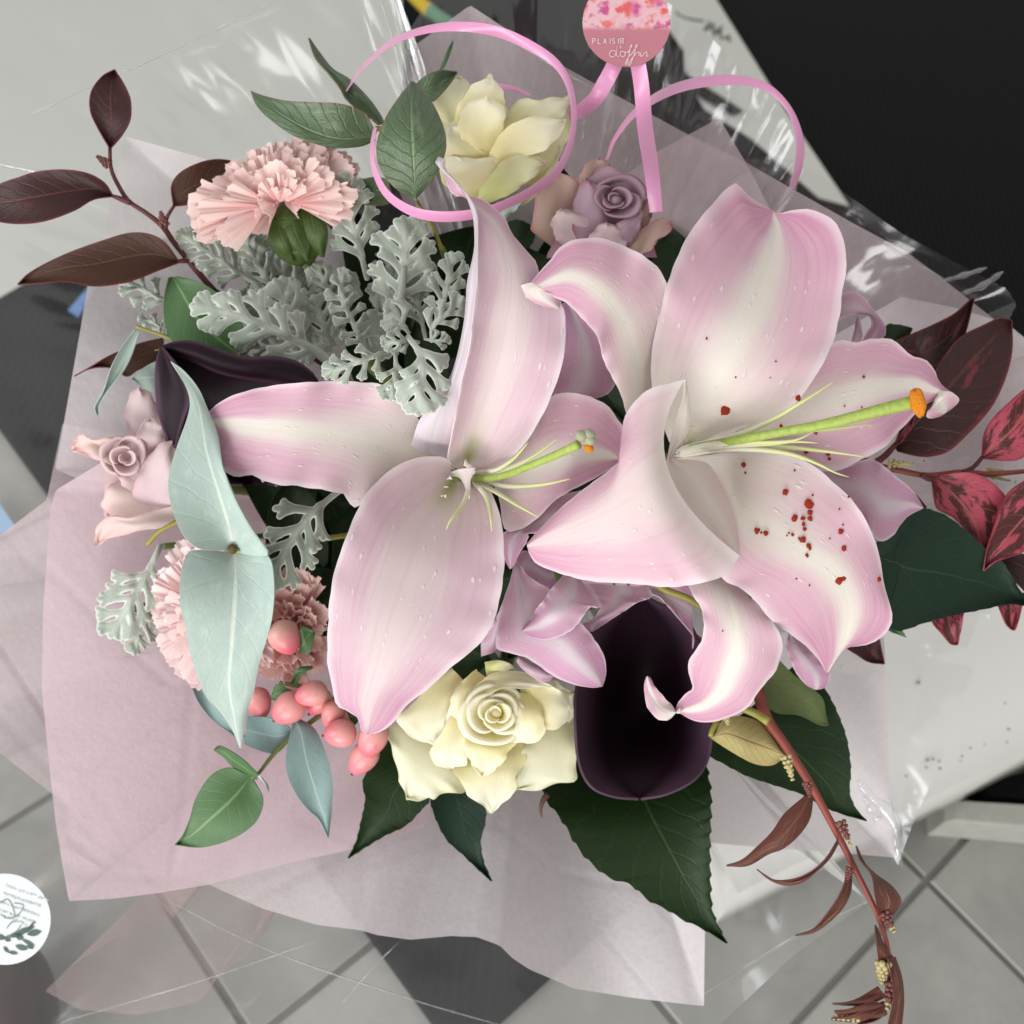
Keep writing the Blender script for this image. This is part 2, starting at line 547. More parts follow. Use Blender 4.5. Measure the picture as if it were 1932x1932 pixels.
_c = BERRY.mix(BERRY.math('MULTIPLY', BERRY.step(_sp, 0.58, 0.72), 0.35), _c, (.45, .16, .10))
BERRY = BERRY.leafy(_c, BERRY.math('MULTIPLY_ADD', _n, 0.3, 0.2), 0.08, BERRY.bump(_sp, 0.12, 0.0006), 0.45)
BTIP = plain('berry_tip_brown', (.05, .02, .012), 0.6)
CALLA = NT('dark_calla_spathe')
_tc, _u, _v, _s = CALLA.uv()
_n = CALLA.noise(CALLA.scaled(_tc.outputs['UV'], 20, 3), 1.0, 4.0)
_c = CALLA.mix(_n, (.007, .003, .006), (.017, .006, .012))
_c = CALLA.mix(CALLA.step(_s, 0.55, 1.0), _c, (.062, .032, .052))
CALLA = CALLA.leafy(_c, 0.5, 0.02, CALLA.bump(_n, 0.2, 0.0006), 0.15)
EUC = leaf_mat('pale_eucalyptus_leaf', (.36, .46, .41), (.45, .54, .49), (.64, .70, .60), rough=0.6, spec=0.2, veinfreq=7, veinamt=0.04, trans=0.15, bump=0.22, sheen=0.2, bloom=0.8)
EUC_B = leaf_mat('blue_eucalyptus_leaf', (.16, .26, .25), (.26, .36, .35), (.36, .46, .42), rough=0.5, spec=0.3, veinamt=0.05, bump=0.2)
EUC_G = leaf_mat('green_eucalyptus_leaf', (.055, .13, .045), (.085, .17, .065), (.22, .32, .14), rough=0.45, spec=0.4, veinamt=0.08, bump=0.2)
EUC_W = leaf_mat('waxy_green_leaf', (.05, .095, .04), (.10, .155, .075), (.20, .26, .14), rough=0.30, spec=0.6, veinamt=0.12, bump=0.9, blotch=(.22, .27, .19), blotchamt=0.35, edge=(.16, .09, .05))
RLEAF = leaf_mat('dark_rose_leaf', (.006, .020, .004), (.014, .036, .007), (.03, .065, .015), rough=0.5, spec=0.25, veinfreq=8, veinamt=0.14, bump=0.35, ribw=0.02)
RLEAF_B = leaf_mat('deep_teal_rose_leaf', (.006, .020, .011), (.010, .030, .016), (.02, .045, .025), rough=0.5, spec=0.22, veinfreq=8, veinamt=0.10, bump=0.3, ribw=0.02)
RLEAF_L = leaf_mat('olive_leaf_underside', (.10, .14, .045), (.15, .19, .07), (.10, .15, .04), rough=0.6, spec=0.3, veinamt=0.2, bump=0.4, ribw=0.02)
RED = leaf_mat('maroon_leucothoe_leaf', (.022, .008, .008), (.050, .014, .014), (.10, .03, .02), rough=0.45, spec=0.35, veinamt=0.25, blotch=(.22, .03, .05), blotchamt=0.55, edge=(.16, .02, .03), blotchlo=0.58)
RED_BR = leaf_mat('brown_leucothoe_leaf', (.038, .016, .009), (.065, .024, .012), (.10, .04, .02), rough=0.5, spec=0.3, veinamt=0.2, edge=(.14, .025, .025))
RED_P = leaf_mat('variegated_pink_leaf', (.05, .012, .012), (.09, .02, .018), (.45, .12, .10), rough=0.45, spec=0.4, veinamt=0.2, blotch=(.46, .07, .11), blotchamt=0.9, edge=(.30, .03, .06), blotchlo=0.475)
RED_Y = leaf_mat('young_red_leaf', (.085, .020, .022), (.16, .055, .032), (.22, .10, .06), rough=0.45, spec=0.4, veinamt=0.15, edge=(.10, .018, .03), blotch=(.20, .12, .04), blotchamt=0.5)
OLIVE = leaf_mat('tan_leaf_underside', (.32, .27, .10), (.42, .35, .15), (.24, .10, .05), rough=0.55, spec=0.3, veinamt=0.12)
STEM_R = plain('red_stem', (.24, .055, .04), 0.5, 0.35, 0.15, 120)
STEM_DR = plain('maroon_stem', (.10, .022, .024), 0.5, 0.35, 0.15, 120)
STEM_G = plain('green_stem', (.13, .17, .045), 0.5, 0.35, 0.15, 120)
STEM_Y = plain('olive_stem', (.30, .28, .06), 0.5, 0.35, 0.15, 120)
BUDY = plain('yellow_flower_bud', (.44, .38, .18), 0.6, 0.3, 0.15, 300)
BUDR = plain('red_bud_scale', (.17, .06, .05), 0.6, 0.3, 0.15, 300)
DUST = NT('dusty_miller_felt')
_tc, _u, _v, _s = DUST.uv()
_n = DUST.noise(_tc.outputs['Object'], 90.0, 4.0)
_f = DUST.noise(_tc.outputs['Object'], 900.0, 2.0)
_c = DUST.mix(_n, (.30, .35, .29), (.42, .46, .39))
_oi = DUST.n('ObjectInfo')
_c = DUST.n('HueSaturation', {'Color': _c, 'Value': DUST.math('MULTIPLY_ADD', _oi.outputs['Random'], 0.45, 0.72), 'Saturation': DUST.math('MULTIPLY_ADD', _oi.outputs['Random'], -0.5, 1.35)}).outputs[0]
_c = DUST.mix(DUST.math('MULTIPLY', DUST.step(_u, 0.55, 0.98), 0.8), _c, (.72, .74, .69))
_c = DUST.mix(DUST.math('MULTIPLY', DUST.step(_v, 0.0, 0.1, 1.0, 0.0), 0.5), _c, (.50, .54, .47))
DUST = DUST.leafy(_c, 0.85, 0.15, DUST.bump(DUST.math('ADD', _f, _n), 0.5, 0.0008), 0.1, sheen=0.5)
RIBBON = NT('pink_satin_ribbon')
_tc, _u, _v, _s = RIBBON.uv()
_n = RIBBON.noise(RIBBON.scaled(_tc.outputs['UV'], 3, 400), 1.0, 2.0)
_b = RIBBON.n('BsdfPrincipled', {'Base Color': RIBBON.mix(_n, (.64, .24, .44), (.71, .32, .52)), 'Roughness': 0.30, 'Specular IOR Level': 0.7, 'Anisotropic': 0.6, 'Sheen Weight': 0.3, 'Normal': RIBBON.bump(_n, 0.15, 0.0003)})
RIBBON.t.links.new(_b.outputs[0], RIBBON.out.inputs[0])
RIBBON = RIBBON.m
PAPER = paper_mat('pink_wrapping_paper', (.90, .725, .785), 0.78)
PAPER_L = paper_mat('pale_wrapping_paper', (.90, .835, .855), 0.72)
PAPER_D = paper_mat('sheer_mauve_wrapping_paper', (.76, .64, .67), 0.58, 0.3)
FILM = film_mat('clear_cellophane')
FILM_S = film_mat('smooth_cellophane', 0.2, 0.05, 0.16, 0.028)
PINK_REFLECTION = paper_mat('painted_pink_reflection', (.70, .52, .52), 0.26, 0.3)  # colour of the pinkish reflection in the film, put on a faint sheet
FILM_C = film_mat('cellophane_crease', 0.3, 0.16, 0.08, 0.05)

# ================================================================ setting: floor, mat, sheets, white bench
def slab(name, poly, z0, z1, mat, parent=None, kind=None, bev=0.0, smooth=False):
    """a prism over a world polygon (x, y), with a small chamfer on top"""
    poly = np.asarray(poly, float)[:, :2]
    n = len(poly)
    c = poly.mean(0)
    if bev:
        inn = poly + (c - poly) / (np.linalg.norm(c - poly, axis=1, keepdims=True) + 1e-9) * bev * 1.4
        rings = [(poly, z0), (poly, z1 - bev), (inn, z1)]
    else:
        rings = [(poly, z0), (poly, z1)]
    V = [list(p) + [z] for r, z in rings for p in r]
    Fc = []
    for k in range(len(rings) - 1):
        for i in range(n):
            j = (i + 1) % n
            Fc.append([k * n + i, k * n + j, (k + 1) * n + j, (k + 1) * n + i])
    Fc.append([(len(rings) - 1) * n + i for i in range(n)])
    area = sum(poly[i][0] * poly[(i + 1) % n][1] - poly[(i + 1) % n][0] * poly[i][1] for i in range(n))
    if area < 0:
        Fc = [f[::-1] for f in Fc]
    return link(name, V, Fc, mat, parent, smooth=smooth, kind=kind)


GROUT = plain('grey_grout', (.225, .22, .205), 0.9, 0.2, 0.15, 40)
TILE = NT('grey_floor_tile')
_tc = TILE.n('TexCoord')
_n = TILE.noise(_tc.outputs['Object'], 7.0, 6.0, 0.6)
_n2 = TILE.noise(_tc.outputs['Object'], 60.0, 4.0, 0.6)
_oi = TILE.n('ObjectInfo')
_c = TILE.mix(TILE.step(_n, 0.35, 0.68), (.26, .26, .24), (.35, .345, .32))
_c = TILE.mix(TILE.math('MULTIPLY', TILE.step(_n2, 0.5, 0.75), 0.22), _c, (.22, .22, .20))
_c = TILE.n('HueSaturation', {'Color': _c, 'Value': TILE.math('MULTIPLY_ADD', _oi.outputs['Random'], 0.14, 0.93)}).outputs[0]
_b = TILE.n('BsdfPrincipled', {'Base Color': _c, 'Roughness': TILE.math('MULTIPLY_ADD', _n2, 0.2, 0.34), 'Specular IOR Level': 0.4, 'Normal': TILE.bump(_n2, 0.08, 0.002)})
TILE.t.links.new(_b.outputs[0], TILE.out.inputs[0])
TILE = TILE.m
BLACK = plain('black_rubber', (.005, .005, .0056), 0.65, 0.10, 0.12, 30)
WHITE_P = plain('white_sheet_paper', (.56, .565, .525), 0.55, 0.35, 0.05, 9)
WHITE_G = plain('white_glossy_plastic', (.70, .695, .66), 0.09, 0.9, 0.04, 6, coat=1.0)
INK = plain('grey_ink', (.11, .11, .11), 0.8, 0.1, 0.05)
CRUMB = plain('grey_crumb', (.20, .19, .16), 0.8, 0.2, 0.1, 200)

fl = link('floor', [[-4, -3, 0], [4, -3, 0], [4, 6, 0], [-4, 6, 0]], [[0, 1, 2, 3]], GROUT, smooth=False, kind='structure')
ABS['floor'] = (0, 0, 0)
fl['label'] = 'grey floor of large square tiles with darker joints'
aA, aB = math.radians(130.5), math.radians(40.5)
DA = np.array([math.cos(aA), math.sin(aA)])
DB = np.array([math.cos(aB), math.sin(aB)])
TS = 0.289
tile_mesh = None
for i in range(-5, 8):
    for j in range(-5, 12):
        b0, a0 = 0.043 + i * TS, -0.107 + j * TS
        c = DB * (b0 + TS / 2) + DA * (a0 + TS / 2)
        if not (-1.4 < c[0] < 1.7 and -0.35 < c[1] < 2.3):
            continue
        if tile_mesh is None:
            g = TS / 2 - 0.0028
            o = slab('tile', [DB * sx * g + DA * sy * g for sx, sy in ((-1, -1), (1, -1), (1, 1), (-1, 1))], -0.004, 0.004, TILE, bev=0.0018)
            tile_mesh = o.data
        else:
            o = bpy.data.objects.new('tile', tile_mesh)
            COL.objects.link(o)
        o.parent = fl
        o.location = (c[0], c[1], 0.0)

# black ribbed mat under the bouquet
mat_c = FL(868, 2000, 0.016)[:2]
b_lo, a_lo = float(mat_c @ DB), float(mat_c @ DA)
mt = thing('ribbed_mat', 'large black finely ribbed mat lying on the tiles under the bouquet', 'mat', (mat_c[0], mat_c[1], 0.004))
LB, LA = 3.4, 3.6
pol = [DB * (b_lo + x * LB) + DA * (a_lo + y * LA) for x, y in ((0, 0), (1, 0), (1, 1), (0, 1))]
slab('mat_base', pol, 0.0042, 0.014, BLACK, mt, bev=0.002)
rd = np.array([0.10, 0.995])
rn = np.array([0.995, -0.10])
V, Fc = [], []
corners = np.array(pol)
inset = [DB * (b_lo + .012 + x * (LB - .024)) + DA * (a_lo + .012 + y * (LA - .024)) for x, y in ((0, 0), (1, 0), (1, 1), (0, 1))]
cs = np.array(inset) @ rn
q = cs.min()
while q < cs.max():
    hits = []
    for k in range(4):
        p0, p1 = inset[k], inset[(k + 1) % 4]
        d0, d1 = p0 @ rn - q, p1 @ rn - q
        if d0 * d1 < 0:
            hits.append((p0 + (p1 - p0) * d0 / (d0 - d1)) @ rd)
    if len(hits) == 2 and abs(hits[0] - hits[1]) > 0.02:
        lo, hi = sorted(hits)
        n0 = len(V)
        for r in (lo, hi):
            for off, z in ((-.0033, .0141), (-.0016, .0163), (.0016, .0163), (.0033, .0141)):
                V.append(list(rn * (q + off) + rd * r) + [z])
        for k in range(3):
            Fc.append([n0 + k, n0 + k + 1, n0 + 4 + k + 1, n0 + 4 + k])
    q += 0.0105
link('rib', V, Fc, BLACK, mt, smooth=False, kind='stuff')

# white sheets lying on the mat (top left and behind the ribbons)
def flat_sheet(name, pts, z, mat, label, cat, th=0.0012, group=None):
    o = slab(name, [FL(u, v, z) for u, v in pts], z - th, z, mat)
    return tag(o, label, cat, group)


flat_sheet('white_sheet', [(-700, -500), (300, -560), (745, -420), (762, 120), (770, 330), (420, 420), (180, 480), (62, 524), (-20, 572), (-300, 640)], 0.030, WHITE_P,
           'broad white paper sheet on the mat at the top left behind the red leaves', 'paper sheet')
s2 = [(1180, -160), (1262, -150), (1352, 0), (1484, 212), (1602, 388), (1545, 372), (1420, 262), (1330, 205), (1292, 140), (1290, 95), (1252, 40), (1205, 0)]
o2 = thing('written_sheet', 'narrow white paper with a grey handwritten scrawl beside the black ribbed mat', 'paper sheet', tuple(FL(1350, 120, 0.028)))
slab('paper', [FL(u, v, 0.028) for u, v in s2], 0.0265, 0.028, WHITE_P, o2)


def stroke(name, reg, pts, width, place, mat, parent, n=40):
    p = resamp(P(reg, pts), n)
    t = np.gradient(p, axis=0)
    t /= np.linalg.norm(t, axis=1, keepdims=True) + 1e-9
    nn = np.stack([-t[:, 1], t[:, 0]], -1) * width / 2
    V = [place(*(p[i] + sg * nn[i])) for i in range(n) for sg in (-1, 1)]
    Fc = [[2 * i, 2 * i + 1, 2 * i + 3, 2 * i + 2] for i in range(n - 1)]
    return V, Fc


def strokes(name, reg, lst, width, place, mat, parent, n=40):
    V, Fc = [], []
    for pts in lst:
        v, f = stroke(name, reg, pts, width, place, mat, parent, n)
        f = [[a + len(V) for a in q] for q in f]
        V += [list(x) for x in v]
        Fc += f
    return link(name, V, Fc, mat, parent, smooth=False)


strokes('handwriting', 'C1', ['245 112 232 140 215 160 228 158 250 140 270 128 262 150 258 168 275 165 300 150 315 140', '262 195 285 175 310 165 300 185 310 205 335 200 350 190 345 210 362 222',
                             '60 60 90 85 130 100 175 108 215 112'], 4, lambda u, v: FL(u, v, 0.0286), INK, o2)
flat_sheet('dark_strip', [(1265, 90), (1296, 140), (1402, 208), (1385, 215), (1300, 168), (1262, 150)], 0.034, BLACK, 'short black strap lying across the written white paper', 'strap', 0.003)
flat_sheet('blue_scrap', [(128, 585), (150, 560), (172, 535), (176, 545), (160, 575), (148, 598)], 0.02, plain('blue_paper', (.14, .27, .55), 0.5), 'mid blue paper scrap on the black mat below the brown leaf', 'paper scrap')
flat_sheet('pale_blue_scrap', [(-30, 930), (0, 952), (28, 992), (-5, 1012), (-40, 1015)], 0.02, plain('pale_blue_paper', (.36, .52, .72), 0.5), 'pale blue paper scrap at the left edge of the tiles', 'paper scrap')

# yellow and green stick at the top
yp = [FL(u, v, 0.06) for u, v in ((770, -20), (800, 12), (830, 34), (856, 52))]
V, Fc = tube_geo(resamp(np.array(yp), 10), np.full(10, 0.011), 10)
st = thing('coloured_stick', 'thin stick with a yellow end and a green end at the top of the picture', 'stick', tuple(yp[2]))
link('yellow_end', V[:60], [f for f in Fc if max(f) < 60 and len(f) == 4] + [list(range(10))[::-1]], plain('yellow_paint', (.62, .42, .03), 0.4), st)
link('green_end', V[50:] , [[a - 50 for a in f] for f in Fc if min(f) >= 50 and len(f) == 4] + [[40 + k for k in range(10)]], plain('green_paint', (.10, .26, .15), 0.4), st)

# white moulded bench at the right, its rounded front edge catching the window
P0, P1 = FL(1696, 1562, .085), FL(1932, 1443, .085)
dr = (P1 - P0)[:2] / np.linalg.norm((P1 - P0)[:2])
nr = np.array([-dr[1], dr[0]])
o_of = lambda u, v, z: float((FL(u, v, z)[:2] - P0[:2]) @ nr)
BACK = o_of(1932, 1010, .166)
prof = [(.05, .060), (0, .064), (0, .085)]
for k in range(13):
    t = k / 12 * math.pi / 2
    prof.append((.068 * (1 - math.cos(t)), .085 + .057 * math.sin(t)))
q1, q2 = o_of(1675, 1467, .146), o_of(1671, 1390, .155)
prof += [(q1 - .03, .1425), (q1 - .012, .143), (q1, .150), (q2 - .015, .152), (q2, .160), (q2 + .05, .161), (BACK, .164), (BACK, .060)]
xs = np.linspace(-0.20, 0.95, 30)
V = [list(P0[:2] + dr * x + nr * o) + [z] for x in xs for o, z in prof]
m_ = len(prof)
Fc = [[i * m_ + k, (i + 1) * m_ + k, (i + 1) * m_ + k + 1, i * m_ + k + 1] for i in range(len(xs) - 1) for k in range(m_ - 1)]
Fc += [[k for k in range(m_)], [(len(xs) - 1) * m_ + k for k in range(m_)][::-1]]
wb = thing('plastic_bench', 'low white glossy moulded plastic bench with a bright rounded front edge', 'bench', (P0[0], P0[1], 0.006))
bo = link('bench_top', V, Fc, WHITE_G, wb)
for lx in (0.12, 0.80):
    q_ = [P0[:2] + dr * (lx + a) + nr * b for a, b in ((0, .14), (.05, .14), (.05, BACK - .06), (0, BACK - .06))]
    slab('bench_leg', q_, 0.0045, 0.0595, WHITE_G, wb, bev=0.002)
bv = bo.modifiers.new('edge', 'EDGE_SPLIT')
bv.split_angle = math.radians(40)
for k, (x, y, r) in enumerate([(1415, 515, 9), (1445, 510, 8), (1475, 520, 8), (1408, 555, 8), (1480, 560, 8), (1600, 495, 7), (1645, 450, 7), (1590, 520, 5), (1365, 98, 11), (1830, 210, 6), (1850, 350, 8), (1840, 420, 6), (1300, 600, 7), (1720, 430, 5)]):
    p = P('C3', (x, y))[0]
    zc = 0.151 if y > 380 else 0.1625
    c = FL(p[0], p[1], zc)
    rr = r * K * 1.1 / FOC
    V, Fc, UV = ell_geo(c, np.diag([rr, rr * 0.8, rr * 0.6]), 7, 5, lambda l: l * (0.8 + 0.4 * random.random()))
    o = link('crumb', V, Fc, CRUMB)
    tag(o, 'dark grey crumb on the white plastic bench', 'crumb', 'crumbs scattered on the white bench')
# grey ledge in front of the bench, and a dark slab painting in its shade
lp = [FL(1785, 1508, .05), FL(2150, 1530, .05), FL(2150, 1578, .05), FL(1788, 1546, .05)]
o = slab('grey_ledge', lp, 0.0045, 0.05, plain('grey_ledge_paint', (.42, .42, .38), 0.4), bev=0.006)
tag(o, 'short grey ledge on the tiles below the white bench', 'ledge')
lp = [FL(1840, 1478, .03), FL(2150, 1400, .03), FL(2150, 1525, .03), FL(1860, 1505, .03)]
o = slab('bench_shade_slab', lp, 0.0045, 0.03, BLACK, bev=0.004)
tag(o, 'dark slab put in for the shade between the white bench and the grey ledge', 'painted shade')
# dark maroon bag at the bottom left
c = FL(18, 1925, 0.05)
V, Fc, UV = ell_geo(c, np.stack([np.array([.034, .008, 0]), np.array([-.02, .06, 0]), np.array([0, 0, .045])]), 28, 16, lambda l: np.sign(l) * np.abs(l) ** 0.8)
o = link('leather_bag', V, Fc, plain('maroon_leather', (.035, .016, .014), 0.45, 0.4, 0.15, 50, bump=0.4))
tag(o, 'rounded dark maroon leather bag at the bottom left corner', 'bag')

# ================================================================ wrapping paper and cellophane
NECK = (1010, 960, -25.0)


def fan_grid(reg, rim, hr, q=0.62, pleat=(0.5, 9), s0=0.06, nu=150, nv=26, neck=NECK, lin=True, crinkle=0.0):
    r = resamp(P(reg, rim), nu, lin)
    h = curve1(hr, nu)
    s = np.linspace(s0, 1, nv) ** 0.8
    uv = np.array(neck[:2]) + (r[:, None] - np.array(neck[:2])) * s[None, :, None]
    th = np.linspace(0, 1, nu)
    ph = random.random() * 6
    pl = pleat[0] * (np.sin(th * pleat[1] + ph) + 0.5 * np.sin(th * pleat[1] * 2.3 + ph * 2))
    hh = neck[2] + (h[:, None] - neck[2]) * s[None, :] ** q + pl[:, None] * (s[None, :] ** 2)
    if crinkle:
        a = th[:, None] * 40
        b = s[None, :] * 9
        hh = hh + crinkle * (np.abs(np.sin(a * 0.7 + b * 1.3 + ph)) + np.abs(np.sin(a * 0.31 - b * 1.9)) + 0.5 * np.abs(np.sin(a * 1.9 + b * 0.4)))
    g = np.concatenate([uv, hh[..., None]], -1)
    UV = np.stack(np.broadcast_arrays(th[:, None], s[None, :]), -1)
    return g, UV


def fan(name, label, reg, rim, hr, mat, thick=0.0, **kw):
    o = mk(name, [fan_grid(reg, rim, hr, **kw)], mat, None, thick)
    return tag(o, label, 'wrapping paper')


fan('wrapping_sheet', 'sheer pale sheet reaching past the left edge of the picture', 'F', '118 800 88 943 0 1010 -110 1060 -160 1200 -110 1370 0 1421 95 1495 200 1600 330 1660', [-3.4, -3.6, -3.6, -3.6, -3.0], PAPER_D)
fan('wrapping_sheet', 'greyish pink sheet behind the left leaves with a straight upper edge', 'F', '560 345 480 328 390 300 235 257 200 430 165 540 151 626 116 823 104 885 150 905 300 880', [-2.6, -2.4, -2.2, -2.4, -3.2, -4.5], PAPER_L)
fan('wrapping_sheet', 'pale lilac sheet with a wavy lower edge at bottom centre', 'F', '300 1640 394 1669 492 1713 597 1745 680 1755 711 1764 774 1773 851 1766 900 1768 943 1784 967 1808 999 1829 1083 1865 1189 1882 1305 1896 1328 1898 1330 1756 1335 1640 1300 1500', [-2.6, -2.0, -1.6, -1.4, -1.2, -1.0, -1.4], PAPER_L, pleat=(0.9, 13), nu=200)
fan('wrapping_sheet', 'rose pink sheet with a pointed corner at the lower left', 'F', '430 800 300 825 197 869 105 925 95 960 81 1154 79 1305 81 1323 95 1464 105 1552 119 1639 130 1700 211 1696 299 1685 394 1669 560 1625 700 1595 800 1560', [-2.6, -1.8, -1.2, -1.0, -0.8, -0.8, -1.0, -1.4], PAPER, pleat=(0.5, 7), nu=200)
fan('wrapping_sheet', 'pale square cornered sheet at the lower right beside the white bench', 'F', '1250 1560 1339 1590 1450 1600 1569 1608 1689 1618 1686 1560 1680 1499 1675 1358 1671 1253 1668 1203 1640 1100', [-2.0, -1.6, -1.4, -1.6, -2.2], PAPER_L, pleat=(0.35, 6))
fan('wrapping_sheet', 'mauve grey sheet with its peak behind the cream rose at the top', 'F', '740 330 775 155 785 84 887 10 1059 123 1190 195 1300 255 1407 306 1492 355 1604 418 1710 475 1780 527 1829 566 1879 605 1950 650 1930 760 1900 860 1870 950', [-4.0, -3.6, -3.8, -4.0, -4.0, -3.6, -3.2, -3.0], PAPER_D, nu=200, pleat=(0.4, 8))
fan('wrapping_sheet', 'pink tinted sheet with a square corner above the right lily', 'F', '1120 420 1180 330 1245 283 1357 223 1415 320 1460 410 1520 520 1560 640', [-2.8, -2.8, -2.8, -3.0, -3.2], PAPER_D)
fan('wrapping_sheet', 'pale sheet corner under the red leaves at the right edge', 'F', '1700 560 1800 580 1900 610 2010 700 2010 900 1960 1010 1800 1040 1720 1060 1660 1150', [-3.4, -3.2, -3.0, -3.4], PAPER_L)
fan('wrapping_sheet', 'added pink sheet standing in for a reflection low at the bottom left', 'F', '240 1640 330 1735 210 1775 130 1825 85 1870 150 1905 260 1915 380 1890 400 1850 470 1800 500 1700', [-7.5, -8, -8.5, -8.5, -8, -7.5], PINK_REFLECTION, pleat=(0.3, 5))  # added sheet imitating a pink reflection in the cellophane

film = thing('cellophane', 'crumpled clear cellophane around the pink paper of the bouquet', 'cellophane', (0.0, 0.5, 0.2))
mk('film', [fan_grid('F', '1330 300 1500 300 1560 340 1700 440 1830 510 1900 545 1918 575 1880 650 1890 800 1900 1000 1860 1200 1790 1400 1720 1560 1694 1632 1690 1500 1640 1300', [-3.3, -3.3, -3.0, -2.8, -2.6, -2.4], crinkle=0.07, nu=220, nv=40)], FILM, film, 0.0)
mk('film', [fan_grid('F', '60 1380 -60 1480 -150 1650 -140 1850 30 2000 300 2040 560 2010 800 2030 1000 2000 1150 2010 1330 1960 1500 1800 1640 1700 1500 1600', [-3.6, -4.6, -5.0, -4.6, -4.0, -3.4, -3], crinkle=0.16, nu=240, nv=40)], FILM_S, film, 0.0)
mk('film', [fan_grid('F', '240 1250 -20 1150 -160 1000 -260 700 -260 300 -160 -60 100 -160 400 -150 640 -120 740 -40 800 120 840 300', [-4.4, -4.8, -5.4, -5.6, -5.6, -5.2, -4.6, -4.2], crinkle=0.16, nu=240, nv=40)], FILM_S, film, 0.0)
mk('film', [fan_grid('F', '740 300 770 60 860 -80 1020 -120 1180 -60 1330 60 1470 200 1520 310 1480 420', [-4.2, -4.6, -4.8, -4.8, -4.6, -4.2], crinkle=0.12, nu=200, nv=40)], FILM, film, 0.0)


def crease(reg, pts, w, h, bulge=0.5, n=30):
    """a rolled fold standing proud of the film"""
    p = resamp(P(reg, pts), n)
    t = np.gradient(p, axis=0)
    t /= np.linalg.norm(t, axis=1, keepdims=True) + 1e-9
    nn = np.stack([-t[:, 1], t[:, 0]], -1)
    ww = w * np.sin(np.pi * np.linspace(0.04, 0.96, n)) ** 0.6 * (1 + 0.25 * np.sin(np.linspace(0, 17, n)))
    s = np.linspace(-1, 1, 9)
    uv = p[:, None] + nn[:, None] * (s[None, :, None] * ww[:, None, None] / 2)
    hh = curve1(h, n)[:, None] + bulge * np.sqrt(np.clip(1 - s[None, :] ** 2, 0, 1)) * (ww[:, None] / w) + 0.05 * np.sin(np.linspace(0, 23, n))[:, None]
    g = np.concatenate([uv, hh[..., None]], -1)
    UV = np.stack(np.broadcast_arrays(s[None, :] * .5 + .5, np.linspace(0, 1, n)[:, None]), -1)
    return g, UV


for reg, pts, w, h in [('F', '1778 530 1815 520 1862 505', 12, -2.2), ('F', '1812 555 1850 540 1893 512', 14, -2.2), ('F', '1600 418 1700 480 1790 530', 5, -2.6),
                       ('F', '1618 1470 1640 1500 1668 1525 1690 1560 1698 1632', 26, -1.0), ('F', '1630 1500 1655 1545 1652 1535', 20, -0.9), ('F', '1676 1500 1690 1560 1702 1640', 8, -0.9),
                       ('F', '738 -10 752 60 772 150 790 200', 11, -3.0), ('F', '762 20 775 90 797 160', 8, -3.0), ('F', '716 -10 745 90 765 190', 5, -3.2), ('F', '985 90 1060 135 1115 165', 7, -3.2),
                       ('F', '-20 305 90 330 200 365', 10, -5.0), ('F', '60 215 200 150 400 60 560 -20', 6, -5.0), ('F', '1190 -10 1215 25 1250 60', 8, -3.8), ('F', '300 1690 500 1790 760 1880 1000 1950', 4, -3.0),
                       ('F', '640 1900 700 1830 760 1770', 4, -3.2), ('F', '1320 1880 1480 1780 1660 1690', 5, -3.0), ('F', '110 1930 380 1850 640 1760', 4, -4.0)]:
    mk('crease', [crease(reg, pts, w, h)], FILM_C, film, 0.0)

# ================================================================ dark greenery deep inside the bouquet
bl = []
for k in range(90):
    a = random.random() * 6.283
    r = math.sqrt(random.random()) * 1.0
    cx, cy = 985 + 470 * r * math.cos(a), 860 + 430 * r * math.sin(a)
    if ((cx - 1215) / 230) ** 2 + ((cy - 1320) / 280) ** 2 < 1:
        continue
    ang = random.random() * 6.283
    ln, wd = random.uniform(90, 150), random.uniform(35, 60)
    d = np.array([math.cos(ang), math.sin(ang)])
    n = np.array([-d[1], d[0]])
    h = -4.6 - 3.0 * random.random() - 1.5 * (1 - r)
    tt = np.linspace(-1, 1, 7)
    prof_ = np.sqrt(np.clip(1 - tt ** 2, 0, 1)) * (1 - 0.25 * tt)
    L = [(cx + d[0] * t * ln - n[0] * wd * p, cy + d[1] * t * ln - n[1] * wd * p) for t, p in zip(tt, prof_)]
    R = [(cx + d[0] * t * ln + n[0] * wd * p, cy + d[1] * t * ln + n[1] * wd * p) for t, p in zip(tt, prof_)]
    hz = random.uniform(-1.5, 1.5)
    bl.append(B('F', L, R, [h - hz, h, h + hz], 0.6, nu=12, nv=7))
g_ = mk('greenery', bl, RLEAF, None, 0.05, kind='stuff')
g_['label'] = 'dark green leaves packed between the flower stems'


def stem_to_neck(parent, reg, x, y, h, rad, mat, name='stem'):
    p = P(reg, (x, y))[0]
    pts = [W(p[0], p[1], h), W(p[0] * .6 + NECK[0] * .4, p[1] * .6 + NECK[1] * .4, h - 9), W(NECK[0] + (p[0] - 960) * 0.06, NECK[1] + (p[1] - 900) * 0.06, -25)]
    e = W(NECK[0] - (p[0] - 960) * 0.05, NECK[1] - (p[1] - 900) * 0.05, -60)
    pts.append(pts[-1] + (e - pts[-1]) * ((pts[-1][2] - 0.018) / (pts[-1][2] - e[2])))
    V, Fc = tube_geo(resamp(np.array(pts), 16), np.full(16, rad), 7)
    return link(name, V, Fc, mat, parent)

